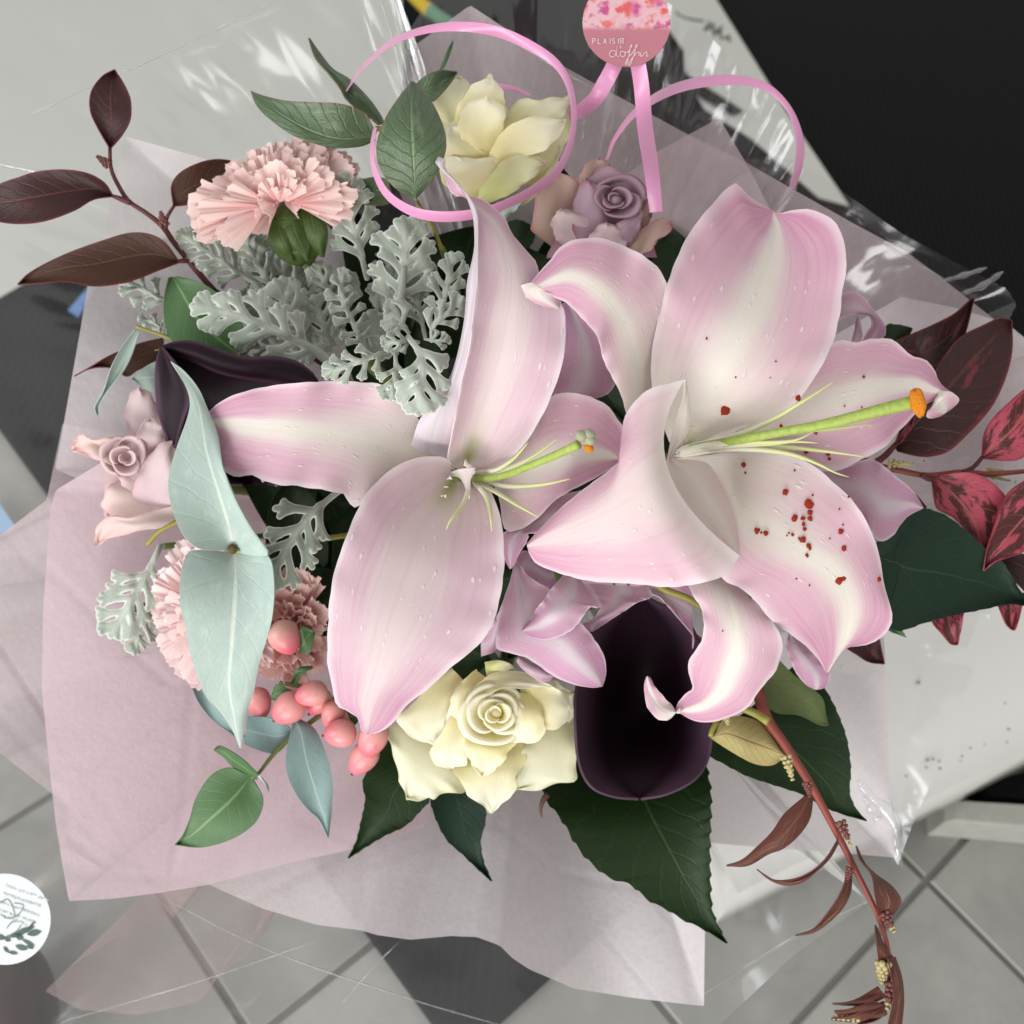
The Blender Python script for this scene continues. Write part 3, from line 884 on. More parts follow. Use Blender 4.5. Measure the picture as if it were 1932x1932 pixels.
# ================================================================ lilies
def fringe(b, a=1.0):
    """the slightly uneven, finely waved margin of a lily petal"""
    g, UV = b
    nu, nv = g.shape[:2]
    t, s = np.linspace(0, 1, nu)[:, None], np.linspace(-1, 1, nv)[None, :]
    ph = [random.uniform(0, 6) for _ in range(5)]
    e = np.abs(s) ** 5 * np.sin(np.pi * t) ** 0.5
    side = np.where(s < 0, 0, 2.0)
    out = np.sign(s) * (1.3 * np.sin(t * 47 + ph[0] + side) + 1.0 * np.sin(t * 29 + ph[1] + side))
    mid = g[:, nv // 2, :2][:, None]
    d = g[..., :2] - mid
    d = d / (np.linalg.norm(d, axis=-1, keepdims=True) + 1e-6)
    g[..., :2] += d * (np.abs(out) * e * a)[..., None] * 0.9
    g[..., 2] += a * e * (0.10 * np.sin(t * 47 + ph[0] + side) + 0.08 * np.sin(t * 23 + ph[2] + side)) + 0.05 * np.sin(t * 8 + s * 4 + ph[3])
    return g, UV


def petals(parent, lst, name='petal'):
    out = []
    for it in lst:
        bl, mat = it[0], it[1]
        th = it[2] if len(it) > 2 else 0.05
        out.append(mk(name, [fringe(b) for b in (bl if isinstance(bl, list) else [bl])], mat, parent, th))
    return out


ES = 0.6
# --- right lily
r_l = thing('lily', 'fully open pink and white lily at right, dusted with rust red pollen specks', 'flower', tuple(at('C2', 20, 690, -2)))
R2 = B('F', '1262 830 1236 760 1229 700 1232 650 1245 590 1262 530 1290 460 1315 420 1345 385 1385 347 1412 370 1440 389 1458 397',
       '1330 850 1400 806 1462 790 1510 750 1560 670 1582 600 1588 550 1597 505 1590 450 1570 415 1530 396 1495 397 1475 402 1460 399',
       [4.5, 7.4, 8.9, 9.2, 8.7, 7.7, 6.2], ([0, .3, .4, .2, -.3, -1.2, -.3], [0, .2, .3, .2, .3, .9, .2]), M='1285 850 1330 745 1395 630 1440 520 1462 440 1459 398', ruf=(0.14, 2.0), nv=17, nu=44)
R1 = [B('F', '1200 815 1185 790 1172 745 1140 680 1130 640 1105 607 1070 572 1045 560 1028 549',
        '1236 720 1240 690 1258 620 1265 575 1250 520 1215 485 1170 462 1130 450 1080 455 1055 470 1040 490 1020 512 1003 533',
        [4.8, 7.6, 9.4, 10.5, 11.2, 11.4, 11.2], (-.5, [0, -.3, -.4, -.5, -.8, -1.0, -.4]), M='1215 790 1205 700 1190 640 1165 590 1125 545 1075 522 1016 541', ruf=(0.18, 3.2), nv=17, nu=44),
      B('F', '1008 533 990 536 979 543 985 558 1010 573 1062 590', '1030 549 1040 553 1050 560 1057 568 1062 576 1063 588', [11.2, 11.1, 10.9, 10.6, 10.3], -.25, nu=14, nv=9)]
R3 = [B('C2', '60 620 300 480 600 280 780 130 880 68 960 45 1040 60 1100 40 1180 38 1235 50 1290 95 1325 130 1400 148 1450 205 1470 260 1510 305 1550 328',
        '60 690 300 650 600 705 850 745 950 738 1040 690 1120 650 1185 615 1240 550 1300 490 1345 440 1385 400 1415 380 1450 365 1490 350',
        [3.6, 5.0, 6.2, 7.0, 7.4, 7.2, 6.2, 5.2], (-.3, -.3), M='60 650 300 550 700 430 1000 330 1300 275 1450 310 1530 340', ruf=(0.2, 3.5), nv=17, nu=48),
      B('C2', '1480 315 1540 325 1570 345 1578 372 1555 400 1530 420', '1450 375 1440 400 1415 430 1412 455 1440 461 1480 452', [5.6, 5.9, 5.6, 5.0, 4.4], -.2, nu=14, nv=9)]
R4 = B('C2', '30 720 120 880 200 1030 300 1300 420 1378 500 1455 580 1548 680 1620 760 1680 830 1758 870 1828',
       '60 680 350 650 600 640 750 690 850 758 950 850 1030 930 1100 1050 1140 1150 1165 1260 1175 1350 1195 1420 1219 1500 1212 1580 1160 1640 1080 1678 980 1692 920 1730 884 1825',
       [4.2, 6.4, 8.0, 8.9, 9.0, 8.4, 7.0, 5.2], ([0, -.3, -.6, -.6, -.6, -.4, -.3], [0, .3, .2, 0, -.3, -.9, -1.0, -.4]), M='50 700 300 880 550 1050 750 1180 900 1290 975 1420 985 1550 945 1700 878 1826', ruf=(0.2, 2.6), nv=17, nu=48)
R5 = [B('C2', '200 1000 140 1250 135 1355 160 1420 200 1478 216 1580 210 1640 180 1700 142 1750 130 1810 150 1880 155 1915 120 1940 80 1985 64 2030',
        '330 1000 320 1250 300 1320 400 1368 480 1450 560 1530 585 1562 625 1630 632 1700 602 1800 560 1862 500 1930 470 1990 420 2032 370 2057 250 2092 160 2082 100 2052 68 2036',
        [3.0, 5.5, 7.5, 8.2, 8.0, 7.0, 5.6, 4.8], ([0, -.4, -.7, -.8, -.8, -.6, -.4], [0, -.4, -.8, -1.0, -1.0, -.7, -.3]), M='270 1000 270 1250 330 1400 370 1550 385 1700 350 1830 300 1930 220 2000 120 2030 66 2034', ruf=(0.2, 3.0), nv=17, nu=48),
      B('B3', '1870 235 1835 270 1800 300 1745 293 1703 243 1681 180 1677 112 1690 66', '1870 262 1845 262 1830 232 1782 182 1732 122 1705 76 1692 66', [5.2, 5.0, 4.9, 5.1, 5.5], -.3, nu=18, nv=9)]
R6 = [B('B2', '1895 255 1820 275 1700 310 1630 370 1582 440 1562 510 1575 590 1558 680 1480 750 1400 810 1250 930 1120 1055 1048 1138',
        '2186 1200 2125 1290 2035 1332 1915 1357 1800 1365 1650 1350 1450 1340 1350 1325 1250 1300 1110 1250 1065 1200 1050 1155',
        [11.5, 12.2, 12.0, 11.4, 10.4, 9.4, 8.6], ([-.6, -1.0, -1.4, -1.4, -1.2, -.8, -.2], [-.8, -1.2, -1.6, -1.6, -1.2, -.8, -.2]),
        M='1800 730 1750 830 1600 930 1400 1020 1200 1090 1048 1148', ruf=(0.12, 1.6), nv=19, nu=44, pw=2.2),
      B('C2', '112 258 104 345 72 440 45 540 25 650 5 750 18 850 55 930 130 1020 200 1085 290 1150 402 1205',
        '120 258 135 380 140 460 120 560 60 640 45 680 180 690 250 722 330 850 382 980 402 1100 405 1200', [10.9, 10.4, 9.6, 8.8, 8.8, 9.2, 10.4], ([0.1] * 2 + [0.6, 1.2, 1.2, .4], [-.2, -1.0, -2.2, -2.6, -1.6, -.3]), nu=40, nv=13)]
petals(r_l, [(R2, LILY), (R1, LILY), (R3, LILY), (R4, LILY), (R5, LILY)])
p6 = mk('petal', [fringe(R6[0])], LILY_FRONT, r_l, 0.05)
mk('petal_fold', [R6[1]], LILY_WHITE, p6, 0.05)


def find_h(blades, u, v):
    best, bh = 1e9, 0
    for g, UV in blades:
        d = (g[..., 0] - u) ** 2 + (g[..., 1] - v) ** 2
        i = np.unravel_index(d.argmin(), d.shape)
        if d[i] < best - 1 or (abs(d[i] - best) < 160 and g[i][2] > bh):
            best, bh = min(best, d[i]), g[i][2]
    return bh


SP = [(328, 424, 24), (720, 354, 14), (600, 158, 5), (385, 243, 5), (575, 330, 7), (627, 505, 9), (815, 540, 11), (762, 640, 12), (425, 712, 13), (436, 755, 6), (650, 860, 16), (778, 920, 23), (782, 968, 14), (785, 1000, 14), (745, 1000, 12), (748, 1030, 10), (755, 1058, 10), (700, 998, 16), (500, 1068, 16), (545, 1080, 13), (522, 1076, 7), (672, 1078, 6), (690, 1088, 8), (660, 1092, 5), (748, 1115, 18), (725, 1108, 7), (775, 1145, 13), (782, 1158, 10), (767, 1198, 10), (948, 1070, 15), (960, 1035, 5), (967, 1160, 15), (940, 1332, 22), (962, 1322, 13), (1155, 1330, 11), (1072, 240, 7), (968, 397, 5), (1062, 404, 5), (880, 655, 10), (888, 680, 8), (118, 470, 6), (228, 35, 6), (830, 490, 6), (990, 885, 6), (890, 1108, 5), (780, 1360, 5), (8, 700, 12), (10, 738, 11), (1395, 690, 5), (300, 812, 5), (215, 718, 5), (570, 245, 4), (942, 950, 5), (797, 875, 6), (700, 742, 6), (315, 1605, 4), (710, 1325, 5)]
V, Fc = [], []
for x, y, r in SP:
    p = P('C2', (x, y))[0]
    hb = find_h([R2, R4, R3[0]] if not (y > 1500) else [R5[0], R4], *p) + 0.10
    n = 9
    r *= K * 1.3
    ph = random.random() * 6
    ring = [(p[0] + r * (0.65 + 0.55 * random.random()) * math.cos(ph + a * 6.283 / n) * 0.85, p[1] + r * (0.65 + 0.55 * random.random()) * math.sin(ph + a * 6.283 / n)) for a in range(n)]
    n0 = len(V)
    V += [W(a, b, hb) for a, b in ring] + [W(p[0], p[1], hb + 0.06)]
    Fc += [[n0 + k, n0 + (k + 1) % n, n0 + n] for k in range(n)]
link('pollen', V, Fc, SPECK, r_l, kind='stuff', smooth=False)


def anther_free(parent, reg, lst, h, style, stig):
    for pts, hs, r in lst:
        tube('filament', reg, pts, hs, r, FIL, parent, n=24)
    return


for pts, hs in [('50 640 250 590 420 545 600 462 700 400 790 345 922 260', [4.0, 7.5, 9.5, 11.0, 11.5]), ('50 645 300 580 620 535 850 525 1128 495', [3.6, 7.0, 8.6, 9.6, 9.9]),
                ('50 650 300 600 600 590 720 575 820 522', [3.8, 7.6, 9.4, 10.6, 11.2]), ('50 655 300 610 560 600 700 588 828 596', [3.8, 7.4, 9.2, 10.4, 11.0]),
                ('50 660 300 622 600 615 850 638 1000 658 1092 672', [3.6, 7.4, 9.2, 10.2, 10.6]), ('50 665 300 628 500 630 680 655 820 705 920 755 992 778', [3.6, 7.4, 9.2, 10.4, 10.8])]:
    tube('filament', 'C2', pts, hs, [20, 19, 17, 13, 9, 2.5], FIL, r_l, n=28)
sty = tube('style', 'C2', '60 640 300 598 640 535 850 498 1000 462 1180 415 1345 375', [3.8, 7.8, 10.0, 11.2, 12.0, 12.6, 13.0], [26, 26, 25, 26, 30, 34, 38], STYLE, r_l, n=30, sides=12)
sg = blob('stigma', 'C2', 1362, 378, 13.3, 76, 40, 44, 78, POLLEN, r_l, squash=lambda l: l * (1 + 0.10 * math.sin(3 * math.atan2(l[1], l[0]) + 1) + .08 * math.sin(l[2] * 7)))
stem_to_neck(r_l, 'C2', 20, 700, -2, 0.006, STEM_G)

# --- left lily
l_l = thing('lily', 'open pink and white lily at left of centre with a grey green stigma', 'flower', tuple(at('B2', 660, 770, -2)))
L1 = B('B2', '600 720 560 690 470 480 300 300 150 272 0 268 -130 271 -280 283 -430 313 -530 343 -610 385 -668 440 -684 462',
       '560 760 500 745 330 725 220 845 138 938 95 920 62 866 30 860 -40 845 -130 832 -210 820 -280 818 -370 795 -430 766 -490 776 -530 771 -590 738 -630 743 -678 733 -640 680 -630 620 -640 550 -678 480',
       [3.4, 5.4, 6.6, 7.2, 7.4, 6.8, 5.6], ([0, .2, .3, .2, 0, -.6], [0, .1, .3, .2, -.2, -.5, 0]), M='580 735 400 660 200 590 0 545 -200 522 -400 505 -560 490 -682 470', ruf=(0.25, 3.2), nv=17, nu=54)
L2 = B('B2', '690 740 622 690 655 500 700 250 742 60 757 -90 777 -232 778 -430 776 -630 722 -735 662 -800 610 -862 592 -890',
       '760 748 880 732 980 660 1060 560 1140 420 1200 280 1240 150 1250 40 1250 -60 1232 -140 1180 -222 1110 -300 1100 -362 1060 -412 1010 -472 960 -532 930 -602 870 -662 810 -707 720 -732 640 -750 600 -880',
       [4.2, 8.2, 10.0, 10.8, 10.6, 10.0, 9.0], ([0, .9, 1.3, 1.2, .9, .5, 0], [0, .2, 0, -.4, -.8, -1.1, -.3]), M='710 735 770 560 850 330 920 80 960 -150 960 -350 880 -560 740 -700 598 -882', ruf=(0.1, 1.6), nv=19, nu=50)
# clean margin of the rolled side of the upper petal
L2f = B('B2', '540 720 418 672 440 560 482 455 562 375 632 250 668 150 690 60 712 -60 722 -160 728 -265 758 -400 768 -480 757 -630 700 -770 636 -830 592 -870 562 -897 554 -926 580 -940 606 -925',
        '660 735 624 690 655 500 700 250 742 60 757 -90 777 -232 779 -430 777 -630 724 -735 664 -800 614 -862 604 -890 604 -912 608 -922',
        [1.5, 7.6, 9.8, 11.0, 11.2, 10.8, 10.1, 9.2], ([0, -1.4, -2.0, -1.8, -1.4, -.8, -.3], [0, .5, .6, .4, .2, 0]), ruf=(0.04, 2), nu=50, nv=9)
L3 = B('B2', '740 760 900 728 1060 558 1130 428 1180 345 1270 326 1370 345 1450 380 1500 420 1530 470 1560 505 1572 570 1566 640 1556 690',
       '760 800 850 790 900 900 925 1050 1000 1060 1100 1000 1200 900 1300 840 1420 780 1500 730 1552 696',
       [3.2, 4.8, 6.0, 6.6, 6.8, 6.2, 5.4], (.3, .2), M='750 780 880 770 1050 730 1200 690 1350 650 1480 660 1554 694', ruf=(0.15, 2.0), nv=15)
L4 = B('B2', '640 700 600 672 560 668 480 671 410 690 330 730 240 808 170 900 120 1000 70 1120 30 1232 8 1310 -10 1450 -18 1600 -22 1740 -20 1790 0 1890 25 2000 62 2018 100 2042 135 2062 150 2092 156 2132 185 2158',
       '740 800 800 810 835 825 872 900 900 980 915 1070 921 1200 918 1300 900 1420 870 1550 830 1622 760 1700 680 1762 600 1830 550 1880 500 1925 400 2002 330 2092 280 2132 235 2150 192 2162',
       [4.6, 7.0, 8.6, 9.4, 9.8, 9.6, 8.8, 7.4], ([1.4, 1.2, .6, .1, -.5, -1.0, -.9, -.2], [0, .4, .2, 0, -.5, -1.0, -1.0, -.2]), M='655 790 560 980 480 1120 400 1350 310 1600 230 1850 185 2000 187 2160', ruf=(0.12, 1.8), nv=21, nu=54)
L5 = B('F', '985 850 1040 720 1060 640 1062 572', '1040 850 1090 754 1130 750 1155 735 1162 700 1140 640 1080 570', [1.0, 3.6, 4.6, 4.6, 4.0], .3, nv=11)
L6 = B('B2', '1350 850 1250 872 1150 920 1080 990 1000 1050 942 1068 906 1108 905 1150 920 1200 955 1272', '1340 1000 1280 1060 1200 1080 1120 1078 1050 1082 1050 1110 1010 1180 985 1225 962 1268',
       [4.6, 5.6, 6.2, 6.0, 5.4, 4.6], (-.8, .5), nv=13)
petals(l_l, [(L1, LILY), (L3, LILY), (L4, LILY_L), (L5, LILY_BACK), (L6, LILY_BACK)])
p2 = mk('petal', [fringe(L2)], LILY_L, l_l, 0.05)
mk('petal_fold', [L2f], LILY_EDGE, p2, 0.07)
for pts, hs in [('735 760 820 750 880 742 930 715 985 672 1052 594', [3, 6, 8, 9, 9.6, 10]), ('735 765 900 745 960 728 1040 690 1120 640 1215 568', [2.6, 6.4, 7.8, 8.4, 8.8]),
                ('735 780 830 805 920 826 1020 828 1150 815 1280 788', [2.6, 6.4, 8.2, 9.4, 9.8]), ('735 780 830 830 900 870 980 920 1050 960 1108 994', [2.6, 6.0, 8.0, 9.2, 9.8]),
                ('730 780 790 835 830 890 848 950 854 1010 858 1068', [2.8, 7.2, 9.4, 10.4, 10.6]), ('728 770 735 820 725 870 700 930 660 980 632 1018 614 1058', [2.8, 7.0, 9.8, 10.8, 11.0])]:
    tube('filament', 'B2', pts, hs, [15, 14, 13, 11, 8, 3], FIL, l_l, n=26)
tube('style', 'B2', '690 780 760 785 840 785 900 775 980 752 1050 722 1130 690 1200 660 1325 602', [2.6, 6.2, 7.6, 9.0, 10.0, 10.8, 11.4, 12.0, 12.4], [12, 16, 18, 20, 21, 21, 22, 23, 26], STYLE, l_l, n=34, sides=12)
sg = blob('stigma', 'B2', 1360, 570, 12.7, 40, 34, 34, 60, STIG_GREY, l_l)
for x, y, r in [(1340, 558, 38), (1380, 550, 36), (1384, 580, 34)]:
    blob('stigma_lobe', 'B2', x, y, 13.0, r, r * .85, r * .8, 30, STIG_GREY, sg, 12, 8)
blob('stigma_pollen', 'B2', 1378, 622, 12.7, 30, 24, 22, 40, POLLEN, sg, 12, 8)
mk('nectary', [B('B2', '640 750 690 735 760 730 768 736', '645 770 690 785 720 840 735 900 740 800 766 745', [5.4, 6.6, 7.4, 7.6], .2, nu=14, nv=7)], LILY_WHITE, l_l, 0.06)
hair = []
for k in range(3):
    t = random.random()
    x0, y0 = 636 - 80 * t, 730 + 230 * t
    hair.append(B('B2', f'{x0} {y0} {x0 + 10} {y0 - 2} {x0 + 14 + 22 * random.random()} {y0 + random.uniform(-16, 16)}', f'{x0} {y0 + 5} {x0 + 10} {y0 + 2} {x0 + 24 + 6 * random.random()} {y0 + random.uniform(-12, 8)}', [9.0 - 1.5 * t, 9.2 - 1.5 * t], 0, nu=5, nv=3, wob=0))
for k in range(10):
    x0, y0 = 706 + k * 6, 690 + k * 5 + random.uniform(-6, 6)
    hair.append(B('B2', f'{x0} {y0 + 30} {x0 + 4} {y0 + 10} {x0 + 8} {y0 - 4}', f'{x0 + 8} {y0 + 30} {x0 + 9} {y0 + 12} {x0 + 10} {y0 - 4}', [7.2, 7.8], 0, nu=5, nv=3, wob=0))
mk('throat_hairs', hair, LILY_WHITE, l_l, 0.03, kind='stuff')
hair = []
for k in range(18):
    t = k / 17
    x0, y0 = 138 - 110 * t ** 1.2, 500 + 180 * t
    hair.append(B('C2', f'{x0 - 14} {y0} {x0 + 4} {y0 - 2} {x0 + 20 + 14 * random.random()} {y0 + random.uniform(-18, 16)}', f'{x0 - 14} {y0 + 9} {x0 + 4} {y0 + 6} {x0 + 22 + 10 * random.random()} {y0 + random.uniform(-14, 10)}', [9.2, 9.4], 0, nu=5, nv=3, wob=0))
mk('throat_hairs', hair, LILY_WHITE, r_l, 0.03, kind='stuff')
stem_to_neck(l_l, 'B2', 660, 780, -2, 0.006, STEM_G)

# --- half open lily between the two
m_l = thing('lily', 'half open mauve pink lily with curled petals above the lower cream rose', 'flower', tuple(at('B2', 1200, 1350, -2)))
pl = [(B('B2', '985 1228 958 1335 920 1450 895 1575 882 1690 935 1716 1000 1731 1060 1752 1130 1800 1200 1850 1300 1890 1400 1906 1450 1900', '1018 1215 1022 1262 1045 1302 1100 1342 1170 1386 1215 1455 1275 1525 1340 1572 1412 1660 1460 1742 1468 1830 1452 1898',
        [4.0, 5.2, 6.2, 6.6, 6.6, 6.2, 5.2], ([-.8, -1.2, -1.2, -1.0, -.8, -.4], [.2, .3, .3, 0, -.4, -.6, -.2]), ruf=(0.12, 2.4), nv=15, nu=44), LILY_BACK),
      (B('B2', '1000 1232 985 1225 1005 1190 1050 1178 1120 1230 1185 1275', '1040 1300 1060 1312 1100 1342 1150 1375 1175 1380 1200 1340', [4.6, 4.2, 3.8, 3.4], -.8, nv=9, nu=20), LILY_BACK),
      (B('B2', '1248 1298 1215 1340 1172 1390 1110 1475 1062 1548 1020 1603', '1330 1318 1350 1352 1395 1412 1440 1465 1425 1482 1392 1470 1350 1520 1300 1582 1240 1622 1150 1652 1062 1632 1022 1606',
         [6.6, 7.6, 8.2, 8.2, 7.6, 6.8], (-.6, -1.0), M='1290 1306 1290 1360 1265 1430 1210 1500 1130 1565 1020 1604', ruf=(0.12, 2), nv=13), LILY_BACK),
      (B('B2', '1370 1350 1440 1470 1400 1540 1345 1570 1362 1596 1382 1610', '1700 1370 1716 1420 1640 1450 1560 1500 1480 1552 1400 1605', [4.2, 4.8, 5.0, 4.6], (.6, -.5), nv=11, ruf=(0.1, 2)), LILY_BACK),
      (B('B2', '800 1640 850 1600 930 1420 985 1240', '800 1740 870 1712 890 1650 960 1420 1010 1260', [3.0, 3.4, 3.8, 3.6], -.3, nv=7), LILY_BACK),
      (B('B2', '1320 1300 1500 1320 1700 1335 1932 1345', '1340 1400 1500 1420 1720 1410 1800 1470 1880 1560 1940 1640 1935 1700', [1.6, 2.2, 2.6, 2.4], .4, nv=11), LILY_BACK)]
petals(m_l, pl)
mk('withered_anther', [B('B2', '1000 1742 1050 1770 1110 1800 1160 1822 1190 1838', '995 1765 1020 1800 1070 1840 1120 1872 1165 1865 1188 1842', [5.6, 5.9, 5.7, 5.2], -.5, nu=18, nv=9, ruf=(.15, 4))], LILY_BACK, m_l, 0.12)
tube('filament', 'B2', '1510 1330 1515 1360 1525 1385', [3.4, 3.6], [7, 7], STEM_Y, m_l, n=8)
tube('filament', 'B2', '1575 1338 1600 1370 1620 1402', [3.4, 3.6], [6, 6], STEM_Y, m_l, n=8)
tube('pedicel', 'C2', '-60 1340 10 1385 80 1410 140 1435 210 1480', [3.2, 3.4, 3.2], [20, 19, 17], STEM_Y, m_l, n=14)
stem_to_neck(m_l, 'B2', 1250, 1400, 0, 0.005, STEM_G)

# --- lily behind the right one
b_l = thing('lily', 'mostly hidden pink lily behind the right lily, its curled petal tips showing', 'flower', tuple(at('C2', 700, 900, -3)))
petals(b_l, [
    (B('C2', '800 650 950 730 1060 690 1130 690 1250 780 1330 850 1391 942', '800 850 900 900 960 900 1050 985 1110 1070 1160 1122 1230 1090 1262 1040 1310 985 1388 946', [2.0, 3.6, 4.2, 4.0, 3.4], -.3, ruf=(.15, 2.5), nv=11), LILY_BACK),
    (B('C1', '880 1640 930 1592 1000 1568 1060 1588 1110 1655 1168 1720 1189 1782 1152 1838', '870 1900 890 1830 930 1725 1000 1690 1090 1690 1118 1745 1082 1800 1066 1845', [1.5, 3.2, 4.4, 4.6, 3.6, 2.6], (-.4, .6), nv=11, nu=30), LILY_BACK),
    (B('C1', '960 1900 1010 1820 1040 1700', '1040 1900 1060 1800 1048 1700', [0.6, 1.0, 1.2], -.3, nv=7, nu=14), LILY_BACK),
    (B('C2', '640 1500 668 1622 655 1680 680 1760 720 1840 762 1890 812 1919', '640 1500 690 1628 760 1690 830 1760 886 1832 880 1880 850 1911 815 1919', [2.0, 3.4, 4.2, 4.0, 3.6], -.4, nv=11), LILY_BACK)])
stem_to_neck(b_l, 'C2', 600, 900, -3, 0.005, STEM_G)
bud = [B('B1', '1180 940 1230 880 1290 985', '1150 980 1240 1000 1300 990', [-.5, -.6], 0, nu=8, nv=5)]


# ================================================================ roses
def wavy(b):
    g, UV = b
    nu, nv = g.shape[:2]
    t, s = np.linspace(0, 1, nu)[:, None], np.linspace(-1, 1, nv)[None, :]
    ph = [random.uniform(0, 6) for _ in range(4)]
    e = np.maximum(np.abs(s) ** 3, t ** 4)
    g[..., 2] += e * (0.10 * np.sin(t * 14 + s * 3 + ph[0]) + 0.07 * np.sin(t * 9 - s * 8 + ph[1])) + 0.06 * np.sin(t * 4 + s * 3 + ph[2])
    g[..., 0] += e * (1.6 * np.sin(t * 17 + s * 5 + ph[3]) + 1.0 * np.sin(t * 37 + s * 9 + ph[1]))
    g[..., 1] += e * (1.6 * np.sin(t * 15 - s * 6 + ph[2]) + 1.0 * np.sin(s * 21 + ph[0]))
    return g, UV


def rose_petals(parent, lst, mat, name='petal', th=0.03):
    for b in lst:
        if isinstance(b, tuple) and len(b) == 2 and isinstance(b[0], tuple):
            mk(name, [wavy(b[0])], b[1], parent, th)
        else:
            mk(name, [b], mat, parent, th)


ES = 0.4
# --- lower cream rose
cr = thing('rose', 'cream rose with a tight spiral heart below the left lily', 'flower', tuple(at('B3', 880, 300, -1)))
lst = [
    (B('B3', '620 330 450 325 303 330 313 440 338 520 364 590 362 620 384 680 402 726', '700 480 720 580 712 680 640 690 585 702 545 730 515 714 470 733 405 727', [1.2, 1.8, 2.0, 1.6], (-.2, -.1), ruf=(.15, 3), nv=13), ROSE_WG),
    (B('B3', '1050 300 1020 460 1000 560 984 625 990 668', '1200 200 1275 300 1312 450 1306 560 1302 632 1200 642 1110 672 1000 672', [1.4, 2.2, 2.3, 1.8], (0, -.4), ruf=(.1, 2.5), nv=13), ROSE_WG),
    (B('B3', '1020 100 1180 90 1250 130 1300 150', '1100 250 1230 330 1290 300 1300 160', [1.0, 1.6, 1.6], -.2, nv=9), ROSE_WG),
    (B('B3', '640 20 520 100 420 230 345 305 400 372 470 412 550 432', '700 80 630 230 600 340 552 430', [2.2, 2.8, 3.0, 2.4], (-.3, .2), nv=11), ROSE_W),
    (B('B3', '690 480 650 545 682 622 722 690 782 742 852 801', '1052 420 1032 520 992 600 986 662 930 740 854 800', [2.2, 2.9, 2.9, 2.2], (-.1, -.1), M='860 430 850 560 845 680 853 800', nv=13, ruf=(.1, 2)), ROSE_W),
    (B('B3', '700 170 630 280 562 415 522 470 548 530 600 552 640 556', '760 260 722 330 718 440 730 520 690 545 645 556', [3.0, 3.5, 3.5, 2.7], (-.5, .25), nv=11), ROSE_W),
    (B('B3', '770 30 690 100 640 190 600 330', '850 90 780 170 730 260 700 330 640 345', [3.0, 3.5, 3.5, 3.0], (-.3, .3), nv=9), ROSE_W),
    (B('B3', '720 260 760 130 830 70 920 42 1020 40 1140 70 1200 118', '800 300 820 190 870 150 960 128 1080 128 1190 126', [3.6, 4.2, 4.3, 3.8], (-.6, .4), nv=11), ROSE_W),
    (B('B3', '1000 100 1100 110 1190 122 1245 165 1277 215 1275 255', '1060 300 1090 340 1145 358 1215 345 1262 300 1274 262', [3.4, 4.0, 3.9, 3.3], (-.1, -.6), nv=11), ROSE_W),
    (B('B3', '718 300 713 440 738 520 800 602', '985 415 945 480 885 560 805 602', [3.4, 3.9, 3.7, 2.9], (.3, .1), M='850 390 835 480 820 550 802 602', nv=11), ROSE_W),
    (B('B3', '960 150 985 230 985 330 962 418', '1090 165 1122 235 1142 330 1122 400 1050 427 966 418', [3.7, 4.4, 4.3, 3.6], (.2, -.3), nv=11), ROSE_W)]
rose_petals(cr, lst, ROSE_W)
def heart(parent, reg, cx, cy, r, h, mat, n=9, sq=1.0, rot=0.0, seed=1):
    """rolled inner petals, each a lipped shell a little tighter than the last"""
    rs = random.Random(seed)
    for k in range(n):
        f = 1 - k / n * 0.88
        a0 = rot + k * 137 + rs.uniform(-18, 18)
        span = rs.uniform(150, 205)
        ox, oy = rs.uniform(-.05, .05) * r, rs.uniform(-.05, .05) * r
        mk('petal', [shell(reg, cx + ox * f, cy + oy * f, r * f * rs.uniform(.94, 1.06), r * f * sq * rs.uniform(.9, 1.04), a0, a0 + span, h + 0.75 * (1 - f) + rs.uniform(-.06, .06), 0.95 * (0.55 + 0.45 * f), rs)], mat, parent, 0.03)


def shell(reg, cx, cy, rx, ry, a0, a1, ht, depth, rs, nu=34, nv=15):
    a = np.radians(np.linspace(a0, a1, nu))
    t = np.linspace(0, 1, nu)
    j = np.linspace(0, 1, nv)
    # bottom at 0.55 of the radius, up a bowl to the lip, then rolled outwards and down
    rad = np.interp(j, [0, .35, .65, .82, .93, 1], [.52, .72, .86, .97, 1.05, 1.07])
    hh = np.interp(j, [0, .35, .65, .82, .93, 1], [-1, -.55, -.16, 0, -.08, -.2])
    lob = 1 + 0.10 * np.sin(t * 6.3 + rs.uniform(0, 6)) + 0.10 * np.exp(-((t - rs.uniform(.4, .6)) / .16) ** 2) - 0.30 * np.abs(2 * t - 1) ** 5
    rr = rad[None, :] * (1 + (lob[:, None] - 1) * np.clip(j[None, :] * 1.6 - .4, 0, 1))
    k = OFF[reg][2]
    u = OFF[reg][0] + (cx + rx * rr * np.cos(a)[:, None]) * k
    v = OFF[reg][1] + (cy + ry * rr * np.sin(a)[:, None]) * k
    h = ht + depth * hh[None, :] - 0.35 * np.abs(2 * t - 1)[:, None] ** 3 * j[None, :] + 0.05 * np.sin(t * 11 + rs.uniform(0, 6))[:, None] * j[None, :] ** 3
    g = np.stack([u, v, h + 0 * u], -1)
    UV = np.stack(np.broadcast_arrays(t[:, None], j[None, :]), -1)
    return g, UV


heart(cr, 'B3', 880, 262, 172, 4.3, ROSE_W, 10, 0.98, 30, 5)
blob('heart', 'B3', 880, 260, 4.2, 34, 30, 40, 20, ROSE_W, cr, 14, 10)
mk('petal', [B('B3', '820 -10 900 -20 960 0 975 20', '830 60 900 50 950 30 975 24', [3.6, 4.0, 3.8], -.2, nu=12, nv=7)], ROSE_GREEN, cr, 0.05)
stem_to_neck(cr, 'B3', 880, 300, -1, 0.005, STEM_G)

